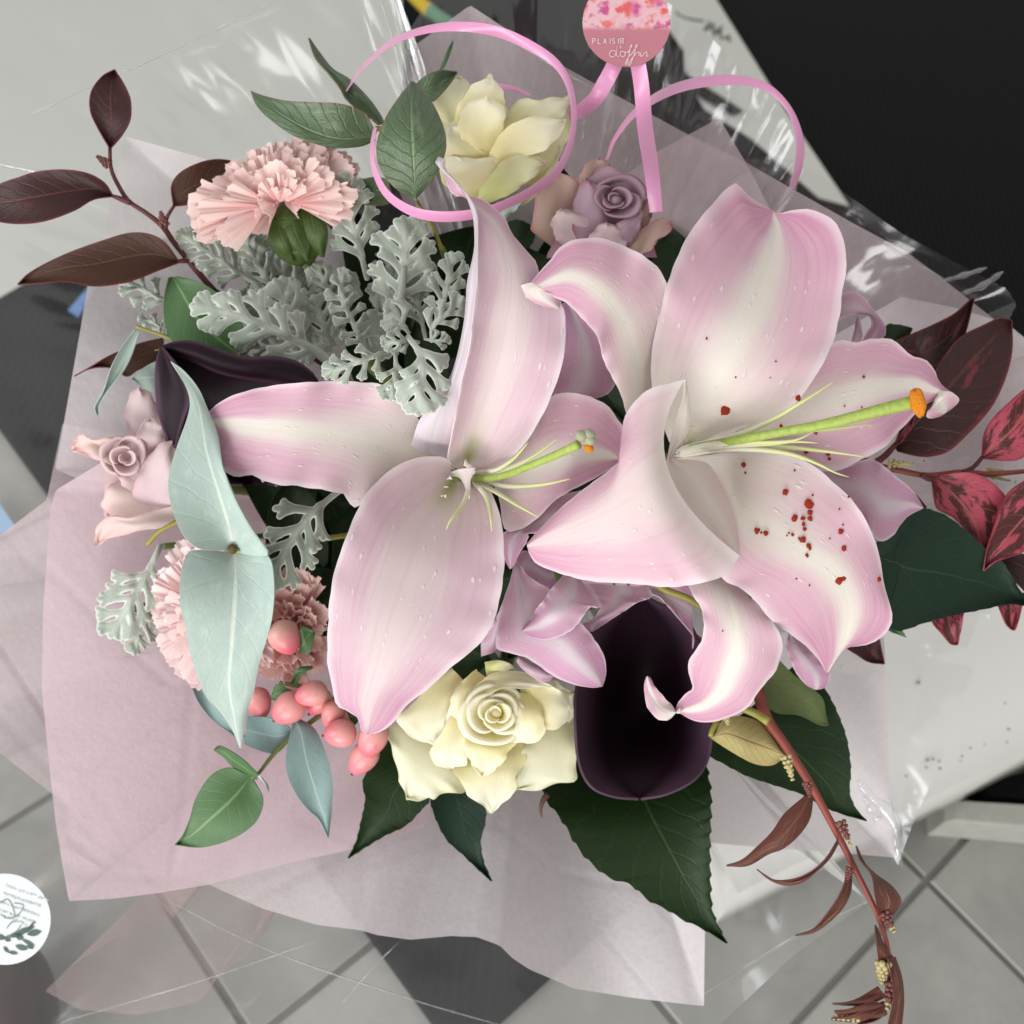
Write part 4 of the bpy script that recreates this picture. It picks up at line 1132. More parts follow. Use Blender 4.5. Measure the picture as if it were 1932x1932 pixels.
# --- upper cream rose, seen from the side
ur = thing('rose', 'cream rose with green tinged outer petals at the top inside the pink ribbon loop', 'flower', tuple(at('B1', 860, 900, -1)))
lst = [
    (B('B1', '640 1000 572 850 545 680 570 560 610 500', '930 1000 900 800 820 640 740 540 620 496', [.2, .8, 1.2, 1.0], -.2, nv=11), ROSE_WG),
    (B('B1', '850 1020 900 820 950 680 1030 590 1080 560', '1120 980 1220 850 1275 720 1270 620 1200 560 1090 556', [.2, 1.2, 1.7, 1.6], -.2, nv=11), ROSE_WG),
    (B('B1', '660 1060 586 950 584 840 640 780 720 760', '1100 980 1150 900 1100 820 960 780 730 756', [.2, 1.3, 1.9, 1.9], -.2, nv=13), ROSE_W),
    (B('B1', '610 720 550 590 548 500 590 430 680 408', '700 700 700 560 740 460 690 410', [.6, 1.4, 1.6, 1.4], -.2, nv=9), ROSE_WG),
    (B('B1', '700 700 660 660 682 560 740 470 800 432 852 402', '930 700 935 620 930 540 908 480 872 424 855 402', [1.6, 2.6, 3.0, 2.8], (-.3, -.3), nv=11), ROSE_W),
    (B('B1', '900 720 932 650 962 575 1030 533 1100 536 1180 522 1240 532 1278 500', '1000 760 1130 680 1222 640 1262 585 1292 540 1284 502', [1.6, 2.4, 2.6, 2.2], (-.2, -.1), ruf=(.1, 4), nv=11), ROSE_WG),
    (B('B1', '800 860 720 780 680 690 690 600 740 545 820 520', '860 860 880 760 925 660 930 590 880 545 824 520', [2.2, 3.2, 3.8, 3.8], (-.8, -.8), nv=13), ROSE_W),
    (B('B1', '720 900 650 850 612 780 614 690 640 672', '850 880 800 800 760 740 700 690 645 672', [2.0, 2.8, 3.2, 2.9], (-.2, .1), nv=11), ROSE_W),
    (B('B1', '830 900 862 790 910 705 990 652 1100 626 1200 632 1255 642', '880 920 950 870 1050 832 1150 812 1190 760 1225 720 1256 648', [2.2, 3.2, 3.6, 3.2], (-.3, -.2), nv=11), ROSE_W),
    (B('B1', '800 1070 690 1050 615 1000 592 930 605 850 640 838 688 862', '860 1075 920 1000 980 920 1010 840 920 850 790 852 692 866', [.6, 2.0, 2.9, 3.0], (-.5, -.3), nv=13), ROSE_W),
    (B('B1', '780 1070 820 970 895 885 1000 822 1090 838 1152 868', '860 1090 960 1040 1065 965 1152 880', [1.4, 2.6, 3.2, 3.0], (-.2, -.5), ruf=(.12, 2.5), nv=11), ROSE_GREEN),
    (B('B1', '860 1110 1000 1040 1120 960 1190 870 1218 782', '900 1150 1010 1110 1130 1010 1205 890 1222 790', [.8, 1.4, 1.8, 1.8], -.2, nv=9), ROSE_GREEN),
    (B('B1', '880 1170 920 1110 980 1080 1030 1040', '915 1182 960 1150 1010 1100 1035 1042', [1.0, 1.6, 2.0], -.2, nu=14, nv=7), EUC)]
rose_petals(ur, lst, ROSE_W)
mk('sepal', [B('B1', '1170 900 1200 830 1240 900 1300 980', '1190 960 1220 940 1260 960 1305 985', [0, -.2, -.3], 0, nu=14, nv=7)], RLEAF, ur, 0.05)
stem_to_neck(ur, 'B1', 830, 1070, -1, 0.005, STEM_G)

# --- upper mauve rose
ar = thing('rose', 'dusky mauve rose with crimson petal edges above the right lily', 'flower', tuple(at('B1', 1450, 1200, -1)))
lst = [
    (B('B1', '1150 1380 1230 1230 1310 1090 1400 960', '1740 1380 1700 1230 1650 1080 1530 950', [.6, 1.0, 1.3, 1.2], -.3, nv=11), ROSE_M),
    (B('B1', '1200 1340 1082 1250 1078 1150 1120 1010 1180 940', '1290 1300 1320 1180 1340 1030 1270 935 1185 936', [0, 1.2, 1.8, 1.6], (-.6, -.2), nv=11), ROSE_T),
    (B('B1', '1320 1060 1325 950 1375 872 1432 850', '1450 1010 1480 930 1490 885 1438 850', [1.4, 2.0, 2.2, 2.0], -.2, nv=9), ROSE_T),
    (B('B1', '1330 1120 1360 980 1420 915 1500 890 1560 930', '1620 1100 1670 1030 1672 1000 1620 970 1564 930', [1.6, 2.4, 2.7, 2.4], (-.2, -.3), nv=11), ROSE_M),
    (B('B1', '1560 1150 1640 1100 1700 1070 1738 1085', '1580 1260 1640 1230 1700 1190 1740 1095', [1.2, 1.7, 1.9, 1.8], -.2, nv=9), ROSE_T),
    (B('B1', '1530 1330 1620 1262 1700 1202 1760 1175 1815 1172 1832 1212', '1590 1400 1690 1350 1752 1292 1800 1250 1832 1216', [1.2, 1.9, 2.2, 1.9], (-.1, -.5), nv=9), ROSE_T),
    (B('B1', '1240 1330 1180 1230 1185 1160 1230 1125', '1480 1340 1440 1240 1380 1160 1240 1125', [1.0, 1.8, 2.4, 2.4], -.4, nv=11), ROSE_P),
    (B('B1', '1330 1360 1300 1250 1290 1130 1330 1000 1360 960', '1500 1350 1480 1240 1470 1100 1440 1010 1370 962', [1.2, 2.2, 2.7, 2.6], -.4, nv=11), ROSE_M),
    (B('B1', '1480 1370 1490 1260 1560 1180 1640 1130', '1600 1350 1650 1230 1668 1150 1645 1130', [1.2, 2.3, 2.7, 2.6], -.3, nv=11), ROSE_M),
    (B('B1', '1330 1370 1370 1290 1420 1220 1470 1200', '1580 1370 1580 1290 1540 1230 1476 1200', [1.4, 2.3, 2.8, 2.8], -.4, nv=11), ROSE_P)]
rose_petals(ar, lst, ROSE_M)
heart(ar, 'B1', 1520, 1070, 148, 3.0, ROSE_M, 6, 0.84, 200, 11)
blob('heart', 'B1', 1520, 1076, 3.0, 34, 28, 36, 20, ROSE_M, ar, 14, 10)
stem_to_neck(ar, 'B1', 1440, 1250, -1, 0.005, STEM_G)

# --- left blush rose
lr = thing('rose', 'pale blush rose with peach pink petal edges at the left beside the big eucalyptus leaf', 'flower', tuple(at('A2', 760, 760, -1)))
lst = [
    (B('A2', '560 1000 560 860 590 740 650 640', '960 960 930 760 860 660 770 610', [.2, .9, 1.3, 1.2], -.3, nv=11), ROSE_P),
    (B('A2', '740 640 690 540 668 440 690 355 742 298', '900 600 870 470 840 380 800 330 748 298', [.2, .8, 1.2, 1.2], -.3, nv=11), ROSE_P),
    (B('A2', '760 560 640 562 560 572 500 582 452 545 412 560 388 612', '740 740 660 712 600 712 540 690 480 668 392 642', [1.4, 2.2, 2.4, 2.0], (.5, .4), M='750 650 640 640 560 632 480 612 390 630', ruf=(.1, 2), nv=11), ROSE_PE),
    (B('A2', '700 830 650 780 570 850 545 930 575 980', '930 900 850 960 780 1000 690 1020 580 985', [1.0, 1.6, 1.7, 1.3], -.2, nv=11), ROSE_PE),
    (B('A2', '960 930 800 960 690 1000 600 985 535 1018 508 1078 515 1148', '960 1000 860 1045 760 1068 690 1078 600 1108 520 1148', [1.6, 2.4, 2.4, 1.8], (.4, -.4), nv=11), ROSE_PE),
    (B('A2', '760 920 715 870 745 750 800 660 860 600 920 585', '960 980 945 820 945 680 930 590', [1.6, 2.6, 3.0, 2.8], (-.4, -.6), nv=11), ROSE_P),
    (B('A2', '760 700 735 590 745 510 790 470', '880 640 880 540 850 480 796 470', [1.6, 2.4, 2.6, 2.4], (.3, -.2), nv=9), ROSE_P),
    (B('A2', '720 880 640 800 620 740 600 690', '800 860 760 780 720 720 610 690', [1.4, 2.1, 2.3, 2.1], .2, nv=9), ROSE_P)]
rose_petals(lr, lst, ROSE_P)
heart(lr, 'A2', 672, 675, 122, 2.7, ROSE_P, 6, 1.05, 100, 12)
stem_to_neck(lr, 'A2', 860, 800, -1, 0.005, STEM_G)


# ================================================================ carnations
def fringe_petal(reg, bx, by, hb, tx, ty, ht, wid, ruff=0.35, waves=2.2, nu=10, nv=31, teeth=9):
    """one frilled fan petal from base to tip: pleated like a curtain, its edge cut in small points"""
    k = OFF[reg][2]
    b, t_ = np.array([bx, by]), np.array([tx, ty])
    d = t_ - b
    ln = np.linalg.norm(d) + 1e-6
    an = math.atan2(d[1], d[0]) + random.uniform(-.3, .3)
    d = np.array([math.cos(an), math.sin(an)])
    n = np.array([-d[1], d[0]])
    s = np.linspace(-1, 1, nv)
    t = np.linspace(0, 1, nu)
    ph = random.random() * 6.28
    w = wid * (0.10 + 0.90 * t ** 0.9)
    fr = np.sin(s * waves * 3.14 + ph) + 0.5 * np.sin(s * waves * 6.6 + ph * 2)
    fr2 = np.cos(s * waves * 3.14 + ph) + 0.5 * np.cos(s * waves * 5.3 + ph * 3)
    tooth = np.abs(((s * teeth / 2 + ph) % 1.0) - 0.5) * 2 * rng.uniform(.6, 1.2, nv)
    rad = t[:, None] * (1 - 0.16 * s[None, :] ** 2) * ln - (t[:, None] ** 6) * tooth[None, :] * wid * 0.16 + t[:, None] ** 2 * fr2[None, :] * wid * 0.13
    off = s[None, :] * w[:, None] * 0.9 + (t[:, None] ** 2) * fr[None, :] * wid * 0.10
    uv = b + d * rad[..., None] + n * off[..., None]
    h = hb + (ht - hb) * t[:, None] ** 0.8 + ruff * (t[:, None] ** 1.5) * fr[None, :]
    g = np.concatenate([uv * k + np.array(OFF[reg][:2]), h[..., None]], -1)
    UV = np.stack(np.broadcast_arrays(s[None, :] * .5 + .5, t[:, None]), -1)
    return g, UV


tc_ = thing('carnation', 'pink carnation seen from the side with its green calyx showing at the upper left', 'flower', tuple(at('A1', 1560, 1200, -1)))
OUT = P('F', '352 415 372 392 392 368 405 345 430 318 460 292 495 275 535 266 575 272 610 270 645 280 668 300 676 325')
IN_ = P('F', '362 432 395 445 432 460 470 462 490 440 500 412 520 398 550 386 580 384 610 385 635 392 655 400 668 380')
o_s, i_s = resamp(OUT, 40), resamp(IN_, 40)
for ring, (f, n, wd, h0) in enumerate([(1.0, 15, 80, 1.2), (0.9, 14, 76, 1.8), (0.72, 13, 74, 2.3), (0.52, 12, 70, 2.6), (0.32, 11, 66, 2.7), (0.12, 10, 70, 2.4)]):
    for q in range(n):
        x = (q + random.uniform(.1, .9)) / n
        i = min(int(x * 40), 39)
        tip = i_s[i] + (o_s[i] - i_s[i]) * f
        base = np.array([530 + (tip[0] - 530) * 0.25, 385 + (tip[1] - 385) * 0.15])
        hh_ = h0 + random.uniform(-.6, .5)
        g = fringe_petal('F', base[0], base[1], hh_ - 0.6, tip[0], tip[1], hh_, wd * random.uniform(.45, 1.0) * 0.6, 0.13, random.uniform(1.0, 2.2))
        mk('petal', [g], CARN, tc_, 0.03)
cal = blob('calyx', 'A1', 1590, 1250, 0.3, 175, 150, 120, 75, CALYX, tc_, 20, 12, squash=lambda l: l * (1 + .05 * math.sin(5 * math.atan2(l[1], l[0]))))
for x0, y0, x1, y1 in [(1430, 1180, 1560, 1400), (1500, 1120, 1640, 1400), (1600, 1100, 1720, 1380)]:
    mk('sepal', [B('A1', f'{x0} {y0} {x0 + 10} {(y0 + y1) / 2} {x1} {y1}', f'{x0 + 120} {y0} {x0 + 160} {(y0 + y1) / 2} {x1 + 20} {y1}', [1.2, 1.6, 1.0], -.6, nu=14, nv=9)], CALYX, tc_, 0.04)
stem_to_neck(tc_, 'A1', 1600, 1350, -1, 0.004, STEM_G)

lc = thing('carnation', 'pale pink carnation half hidden behind the big eucalyptus leaf at the lower left', 'flower', tuple(at('A2', 1150, 1480, -2)))
for ring, (r, n, h0, wd) in enumerate([(1.0, 17, 0.4, 130), (0.93, 16, 0.9, 124), (0.8, 14, 1.4, 118), (0.62, 12, 1.9, 110), (0.42, 9, 2.3, 100), (0.2, 7, 2.4, 90)]):
    for q in range(n):
        a = (q + random.uniform(.1, .9)) / n * 6.283
        rr = r * random.uniform(.95, 1.02)
        cx, cy = 1160, 1500
        ex, ey = cx + 350 * rr * math.cos(a), cy + 470 * rr * math.sin(a)
        if ex > 1480:
            continue
        hh_ = h0 + random.uniform(-.25, .25)
        g = fringe_petal('A2', cx + (ex - cx) * .2, cy + (ey - cy) * .2, hh_ - 0.6, ex, ey, hh_, wd * random.uniform(.6, 1.0) * .9, 0.12, random.uniform(1.0, 2.0))
        mk('petal', [g], CARN_L, lc, 0.03)
stem_to_neck(lc, 'A2', 1200, 1500, -2, 0.004, STEM_G)

pc_ = thing('carnation', 'small peach pink carnation between the big eucalyptus leaf and the left lily', 'flower', tuple(at('A2', 1560, 1560, -3)))
for q in range(44):
    a = random.random() * 6.283
    r = math.sqrt(random.random())
    cx, cy = 1570, 1600
    ex, ey = cx + 200 * r * math.cos(a), cy + 370 * r * math.sin(a)
    g = fringe_petal('A2', cx + (ex - cx) * .3, cy + (ey - cy) * .3, -1.2, ex, ey, -0.2 + 0.8 * (1 - r) + random.uniform(-.3, .3), 105, 0.12, 1.4)
    mk('petal', [g], CARN_P, pc_, 0.03)
stem_to_neck(pc_, 'A2', 1560, 1560, -3, 0.004, STEM_G)

# ================================================================ callas
ES = 1.0
c1 = thing('calla_lily', 'dark purple calla at the left behind the pale eucalyptus leaf', 'flower', tuple(at('A2', 1150, 500, -2)))
mk('spathe', [B('A2', '862 82 840 160 836 270 846 400 880 530 950 690 1060 790 1200 818 1300 822', '866 80 920 60 1000 48 1080 62 1200 106 1320 138 1450 133 1560 148 1640 188 1700 260 1700 420 1600 640 1480 822',
                [3.0, 1.6, 0.2, -0.6, -1.2, -1.4], ([0, 1.6, 2.6, 3.0, 3.0, 2.5], [0, 1.4, 2.4, 3.0, 3.2, 3.0]), M='864 82 960 200 1080 330 1180 470 1260 640 1360 820', pw=1.6, nv=21, nu=40, wob=0)], CALLA, c1, 0.12)
mk('spathe_margin', [B('A2', '862 82 838 170 836 270 846 400 880 530 935 625', '872 84 930 150 985 230 1022 310 1020 385 985 480 938 622', [3.2, 3.4, 3.4, 3.0, 2.6], (-.3, .4), nv=9)], CALLA, c1, 0.1)
mk('spathe_margin', [B('A2', '866 80 920 58 1000 46 1080 60 1200 104 1320 136 1450 131 1560 146 1640 186 1705 260', '880 92 960 130 1060 170 1180 220 1320 250 1450 270 1560 290 1640 300 1705 275', [3.1, 3.4, 3.6, 3.6, 3.3], (-.2, -.8), nv=9)], CALLA, c1, 0.1)
stem_to_neck(c1, 'A2', 1400, 700, -3, 0.006, STEM_G)

c2 = thing('calla_lily', 'wide dark purple calla with an open funnel below the right lily', 'flower', tuple(at('B3', 1640, 300, -3)))
mk('spathe', [B('F', '1205 1120 1170 1140 1130 1168 1102 1225 1087 1300 1085 1370 1092 1440 1115 1485 1158 1504 1204 1508', '1212 1120 1240 1136 1290 1162 1322 1220 1338 1300 1343 1370 1336 1432 1310 1472 1258 1499 1210 1508',
                [1.6, -2.2, -4.2, -4.4, -3.0, 0.6, 2.4], ([0, 1.8, 5.4, 7.0, 7.0, 5.0, 2.2, 0.3], [0, 1.8, 5.2, 6.6, 6.6, 4.6, 2.0, 0.3]), M='1208 1120 1210 1180 1212 1240 1212 1300 1210 1360 1208 1420 1207 1470 1206 1508', pw=2.2, nv=29, nu=44, wob=0)], CALLA, c2, 0.14)
stem_to_neck(c2, 'F', 1210, 1320, -7.5, 0.007, STEM_G)

# ================================================================ dusty miller
def lobed_leaf(reg, mid, half, hs, seed=0, lobes=5, curl=0.5, r0=0.086, reach=1.0, res=30, tipl=1.0, sweep=55, base=0.18):
    """a pinnately lobed felted leaf: union of soft capsules cut from a fine grid. returns world verts, faces, uvs"""
    rs = np.random.default_rng(seed)
    pm = resamp(P(reg, mid), 60)
    k = OFF[reg][2]
    ln = np.linalg.norm(np.diff(pm, axis=0), axis=1).sum() / (half * k)      # length in units of half width
    caps = [((0, 0), (ln * 0.93, 0), 0.085, 0.11)]

    def add(p, q, ra, rb):
        caps.append((p, q, ra, rb))
    for i in range(lobes):
        f = base + (0.90 - base) * (i + 0.3) / lobes
        for sg in (-1, 1):
            ff = min(f + (0.35 / lobes if sg > 0 else 0) + rs.uniform(-.02, .02), .93)
            L_ = reach * (0.60 + 0.42 * math.sin(math.pi * (0.12 + 0.80 * ff))) * rs.uniform(.86, 1.1)
            if ff > .75:
                L_ *= 0.72
            an = math.radians(sweep - 12 * ff + rs.uniform(-8, 8))
            p = np.array([ff * ln, 0])
            d = np.array([math.cos(an), sg * math.sin(an)])
            e = p + d * L_ * 0.72
            add(p, e, r0 * 1.25, r0 * 1.35)
            for da in ((-40, 2, 42) if L_ > .62 else (-32, 30)):
                a2 = an * sg + math.radians(da + rs.uniform(-6, 6))
                e2 = e + np.array([math.cos(a2), math.sin(a2)]) * L_ * rs.uniform(.24, .36)
                add(e, e2, r0 * 1.2, r0 * 1.02)
    e = np.array([ln * .93, 0])
    for da in (-42, 0, 42):
        a2 = math.radians(da)
        add(e, e + np.array([math.cos(a2), math.sin(a2)]) * .30 * tipl, r0 * 1.5, r0 * 1.15)
    x0, x1, y1 = -0.12, ln + 0.5, 1.45
    h_ = 1.0 / res
    xs = np.arange(x0, x1, h_)
    ys = np.arange(-y1, y1 + h_, h_)
    X, Y = np.meshgrid(xs, ys, indexing='ij')
    acc = np.zeros_like(X)
    kk = 26.0
    for p, q, ra, rb in caps:
        p, q = np.array(p, float), np.array(q, float)
        d = q - p
        t = np.clip(((X - p[0]) * d[0] + (Y - p[1]) * d[1]) / (d @ d + 1e-9), 0, 1)
        ds = np.hypot(X - p[0] - d[0] * t, Y - p[1] - d[1] * t) - (ra + (rb - ra) * t)
        acc += np.exp(-kk * np.clip(ds, -0.5, 1.5))
    F_ = -np.log(acc + 1e-30) / kk
    verts, faces, dist = {}, [], []
    pts = []

    def vid(key, pt, dv):
        if key not in verts:
            verts[key] = len(pts)
            pts.append(pt)
            dist.append(dv)
        return verts[key]
    nx, ny = X.shape
    ins = F_ < 0
    for i in range(nx - 1):
        row = ins[i] | ins[i + 1]
        for j in np.nonzero(row[:-1] | row[1:])[0]:
            c = [(i, j), (i + 1, j), (i + 1, j + 1), (i, j + 1)]
            poly = []
            for a in range(4):
                A, Bq = c[a], c[(a + 1) % 4]
                fa, fb = F_[A], F_[Bq]
                if fa < 0:
                    poly.append(vid(A, (xs[A[0]], ys[A[1]]), fa))
                if (fa < 0) != (fb < 0):
                    t = fa / (fa - fb)
                    key = (min(A, Bq), max(A, Bq))
                    poly.append(vid(key, (xs[A[0]] + (xs[Bq[0]] - xs[A[0]]) * t, ys[A[1]] + (ys[Bq[1]] - ys[A[1]]) * t), 0.0))
            if len(poly) >= 3:
                faces.append(poly)
    pts = np.array(pts)
    dist = np.array(dist)
    t = np.clip(pts[:, 0] / ln, -.1, 1.4)
    si = np.linspace(0, 1, 60)
    cx = np.interp(np.clip(t, 0, 1), si, pm[:, 0])
    cy = np.interp(np.clip(t, 0, 1), si, pm[:, 1])
    tg = np.gradient(pm, axis=0)
    tg /= np.linalg.norm(tg, axis=1, keepdims=True)
    tx, ty = np.interp(np.clip(t, 0, 1), si, tg[:, 0]), np.interp(np.clip(t, 0, 1), si, tg[:, 1])
    ext = (pts[:, 0] - np.clip(t, 0, 1) * ln) * half * k
    off = pts[:, 1] * half * k
    u = cx + tx * ext - ty * off
    v = cy + ty * ext + tx * off
    hz = curve1(hs, 60)
    h = np.interp(np.clip(t, 0, 1), si, hz) - curl * pts[:, 1] ** 2
    ph = rs.uniform(0, 6)
    h = h + 0.14 * np.sin(pts[:, 1] * 5 + ph) * np.sin(pts[:, 0] * 4 + ph) + 0.05 * np.sin(pts[:, 1] * 11 + pts[:, 0] * 7)
    h = h - 0.10 * np.exp(-(dist / 0.035) ** 2)                              # soft rolled margin
    UV = np.stack([np.clip(1 + dist / 0.13, 0, 1), np.clip(np.abs(pts[:, 1]) / 1.2, 0, 1)], -1)
    return W(u, v, h), faces, UV


DW = 0.62      # leaf half widths below are overall; lobes reach a bit further


def dusty(parent, reg, mid, half, hs, name='leaf', **kw):
    V, Fc, UV = lobed_leaf(reg, mid, half * 0.95, hs, **kw)
    return link(name, V, Fc, DUST, parent, UV, 0.06)


dm = thing('dusty_miller', 'large silver grey spray of dusty miller leaves below the pink side view carnation', 'foliage', tuple(at('D', 1250, 950, -3)))
LV = [  # drawn from the back forwards
    ('600 520 400 390 250 290 110 200', 150, [-1.5, -.6, -.4], dict(lobes=5, curl=.5)),
    ('760 640 640 470 560 340 490 200', 140, [-2.2, -1.2, -.6], dict(lobes=5, curl=.5)),
    ('900 760 800 560 700 400 640 250', 150, [-2.8, -1.8, -1.4], dict(lobes=5)),
    ('1000 980 1000 820 960 680 930 600', 150, [-3, -1.8, -1.0], dict(lobes=4)),
    ('1060 640 1010 540 975 460 940 400', 110, [-2.0, -1.4, -.8], dict(lobes=3)),
    ('900 950 830 780 760 640 700 500', 170, [-2.6, -1.0, 0], dict(lobes=5)),
    ('1600 820 1560 640 1540 540 1500 440', 130, [-2, -.6, .2], dict(lobes=4)),
    ('1250 470 1200 280 1150 130 1110 0 1075 -130', 190, [-1.2, .8, 1.8, 2.2], dict(lobes=5, sweep=48)),
    ('1420 760 1450 560 1475 400 1475 260 1470 130', 215, [-1.2, .6, 1.6, 1.6], dict(lobes=5)),
    ('1640 800 1700 640 1738 500 1752 400 1758 330', 140, [.2, 1.2, 1.6, 1.6], dict(lobes=4, curl=.3)),
    ('1240 990 1200 820 1130 670 1090 540 1110 410', 125, [-1.4, .4, 1.0, .8], dict(lobes=6, reach=.8, sweep=75)),
    ('1090 1010 900 890 740 810 560 730 380 680 190 640', 215, [-.8, .6, 1.6, 2.2, 2.2], dict(lobes=6)),
    ('800 930 700 905 600 890 460 880', 90, [.2, .8, .8], dict(lobes=3)),
    ('1500 800 1470 760 1420 700 1380 690', 120, [.8, 1.4, 1.2], dict(lobes=3)),
    ('1640 850 1650 760 1740 680 1820 600', 120, [4.6, 5.4, 5.6, 5.2], dict(lobes=3, curl=.7)),
    ('1420 900 1300 940 1180 985 1080 1020 990 1055', 120, [7.2, 8.4, 8.6, 8.0], dict(lobes=4, curl=.9)),
    ('1420 930 1425 1020 1410 1110 1395 1190', 120, [8.0, 9.0, 9.2, 8.8], dict(lobes=3, curl=.6)),
    ('1500 830 1570 930 1585 1040 1570 1150 1560 1270', 190, [8.0, 9.8, 10.4, 10.2], dict(lobes=4, curl=.7)),
    ('1560 860 1500 850 1420 860 1350 860', 90, [7.5, 8.4, 8.2], dict(lobes=3)),
    ('1600 840 1650 850 1700 850 1735 835', 70, [7.5, 8.6, 8.6], dict(lobes=2)),
]
for q in range(18):          # a felted understorey between the drawn leaves
    rs_ = random.Random(q + 70)
    tx_, ty_ = rs_.uniform(380, 1720), rs_.uniform(180, 900)
    bx_, by_ = tx_ * .45 + 1150 * .55, ty_ * .45 + 950 * .55
    mx_, my_ = (tx_ + bx_) / 2 + rs_.uniform(-60, 60), (ty_ + by_) / 2 + rs_.uniform(-60, 60)
    LV.insert(0, (f'{bx_} {by_} {mx_} {my_} {tx_} {ty_}', rs_.uniform(120, 175), [-3.4, -2.4, -2.0 + rs_.uniform(-.6, .5)], dict(lobes=rs_.choice([4, 5]), curl=rs_.uniform(.2, .8))))
for i, (m, hw, hs, kw) in enumerate(LV):
    dusty(dm, 'D', m, hw, hs, seed=i + 3, **kw)
for m, hw, hs in [('960 1640 860 1600 760 1550 655 1500', 105, [-1.5, -1, -.8]), ('1000 1800 880 1760 800 1720 740 1710', 60, [-1.6, -1.4, -1.2]), ('960 1740 900 1760 870 1790', 50, [-1.2, -1.0])]:
    dusty(dm, 'A1', m, hw, hs, seed=int(hw), lobes=3)
tube('stem', 'D', '1070 1010 900 890 700 800 560 735', [-.7, .7, 1.6], [34, 26, 16], DUST, dm)
tube('stem', 'D', '1420 800 1450 600 1470 400', [-1.0, .8, 1.7], [30, 24, 14], DUST, dm)
stem_to_neck(dm, 'D', 1250, 980, -2, 0.004, STEM_G)

d2 = thing('dusty_miller', 'single grey green dusty miller leaf hanging below the left petal of the left lily', 'foliage', tuple(at('A2', 1840, 850, 2)))
dusty(d2, 'A2', '1850 830 1760 900 1650 1000 1560 1130 1480 1270 1410 1390', 190, [4.6, 5.6, 6.0, 6.0, 5.6], seed=41, lobes=5, curl=.8, r0=.085)
dusty(d2, 'A2', '1700 790 1600 780 1500 790 1400 790', 50, [1.0, 1.2, 1.0], seed=44, lobes=2)
stem_to_neck(d2, 'A2', 1860, 820, 3, 0.002, STEM_G, 'stalk')
d3 = thing('dusty_miller', 'grey dusty miller leaf at the far left beside the pale pink carnation', 'foliage', tuple(at('A2', 880, 1180, -2)))
dusty(d3, 'A2', '860 1150 800 1280 730 1400 660 1520 600 1620', 185, [-1.2, -.6, -.6, -1.0], seed=52, lobes=5, curl=.9, r0=.075)
dusty(d3, 'A2', '900 1350 820 1470 750 1600 720 1720', 120, [-1.6, -1.2, -1.4], seed=55, lobes=4, curl=.8)
stem_to_neck(d3, 'A2', 880, 1150, -2, 0.002, STEM_G, 'stalk')

# ================================================================ eucalyptus
eu = thing('eucalyptus', 'pale sage green pair of broad eucalyptus leaves joined at a brown node on the left', 'foliage', tuple(at('A2', 1260, 1175, 7)))
mk('leaf', [B('A2', '1255 1178 1200 1172 1080 1166 1000 1112 940 1000 908 870 910 760 950 620 1008 460 1022 370 990 280 918 158',
             '1265 1178 1330 1195 1420 1200 1440 1180 1350 1060 1260 900 1200 740 1170 560 1120 430 1070 310 990 210 922 160', [6.5, 7.4, 7.8, 7.6, 7.0, 6.2, 5.4, 4.8],
             ([0, .7, .6, .2, 0, .1, .2, 0], [0, .3, .8, .9, .6, .3, .2, 0]), M='1258 1175 1225 1030 1170 850 1110 650 1085 500 1060 380 1000 260 920 160', nv=19, nu=48)], EUC, eu, 0.07)
mk('leaf', [B('A2', '1250 1178 1200 1178 1100 1172 1010 1182 970 1300 966 1450 1000 1600 1030 1760 1080 1900 1110 1960 1180 2040 1250 2140 1288 2232',
             '1262 1180 1310 1188 1440 1202 1472 1330 1466 1500 1440 1620 1390 1780 1360 1932 1340 1990 1320 2050 1308 2140 1292 2232', [5.9, 6.8, 7.2, 7.0, 6.4, 5.6, 4.8],
             ([0, .5, .5, .3, .2, .1, 0], [0, .5, .4, .1, -.2, -.2, 0]), M='1255 1180 1262 1300 1255 1500 1240 1700 1230 1900 1260 2080 1290 2232', nv=19, nu=48)], EUC, eu, 0.07)
blob('node', 'A2', 1248, 1165, 6.9, 28, 24, 22, 80, plain('brown_node', (.11, .065, .025), 0.7, 0.3, 0.2, 300), eu, 12, 8)
tube('stem', 'A2', '1330 1168 1295 1166 1255 1170', [6.4, 6.7, 6.8], [9, 10, 12], STEM_G, eu, n=8)
stem_to_neck(eu, 'A2', 1252, 1178, 6.5, 0.0015, STEM_Y)

e2 = thing('eucalyptus', 'eucalyptus sprig with green and blue grey leaves over the pink paper, lower left', 'foliage', tuple(at('A3', 1580, 380, 0)))
for L, R, z, e, m, M_ in [
    ('1325 592 1230 556 1130 600 1050 720 1018 830 980 920 938 970', '1360 620 1412 720 1390 820 1330 890 1220 950 1080 985 942 971', [1.2, 1.8, 1.6, 1.0], .3, EUC_G, '1345 605 1250 720 1120 840 1040 910 940 970'),
    ('1385 588 1290 500 1185 440 1150 458', '1378 622 1262 560 1200 500 1148 462', [1.8, 2.4, 2.6], (.4, -.8), EUC_G, None),
    ('1382 600 1420 640 1442 690', '1395 595 1440 655 1444 690', [1.8, 1.4, 1.2], 0, EUC, None),
    ('1570 320 1535 480 1545 600 1590 700 1650 780 1710 835 1758 930', '1600 290 1690 350 1750 480 1785 620 1780 780 1762 930', [.8, 1.4, 1.2, .4], (.2, -.3), EUC_B, None),
    ('1560 345 1450 290 1330 280', '1568 395 1490 475 1410 470 1312 430', [.4, .8, .4], .2, EUC_B, None),
    ('1015 88 1060 200 1140 300 1265 392', '1120 120 1200 220 1280 330 1330 420', [-.6, -.4, -.6], .2, EUC_B, None)]:
    mk('leaf', [B('A3', L, R, z, e, M=M_)], m, e2, 0.05)
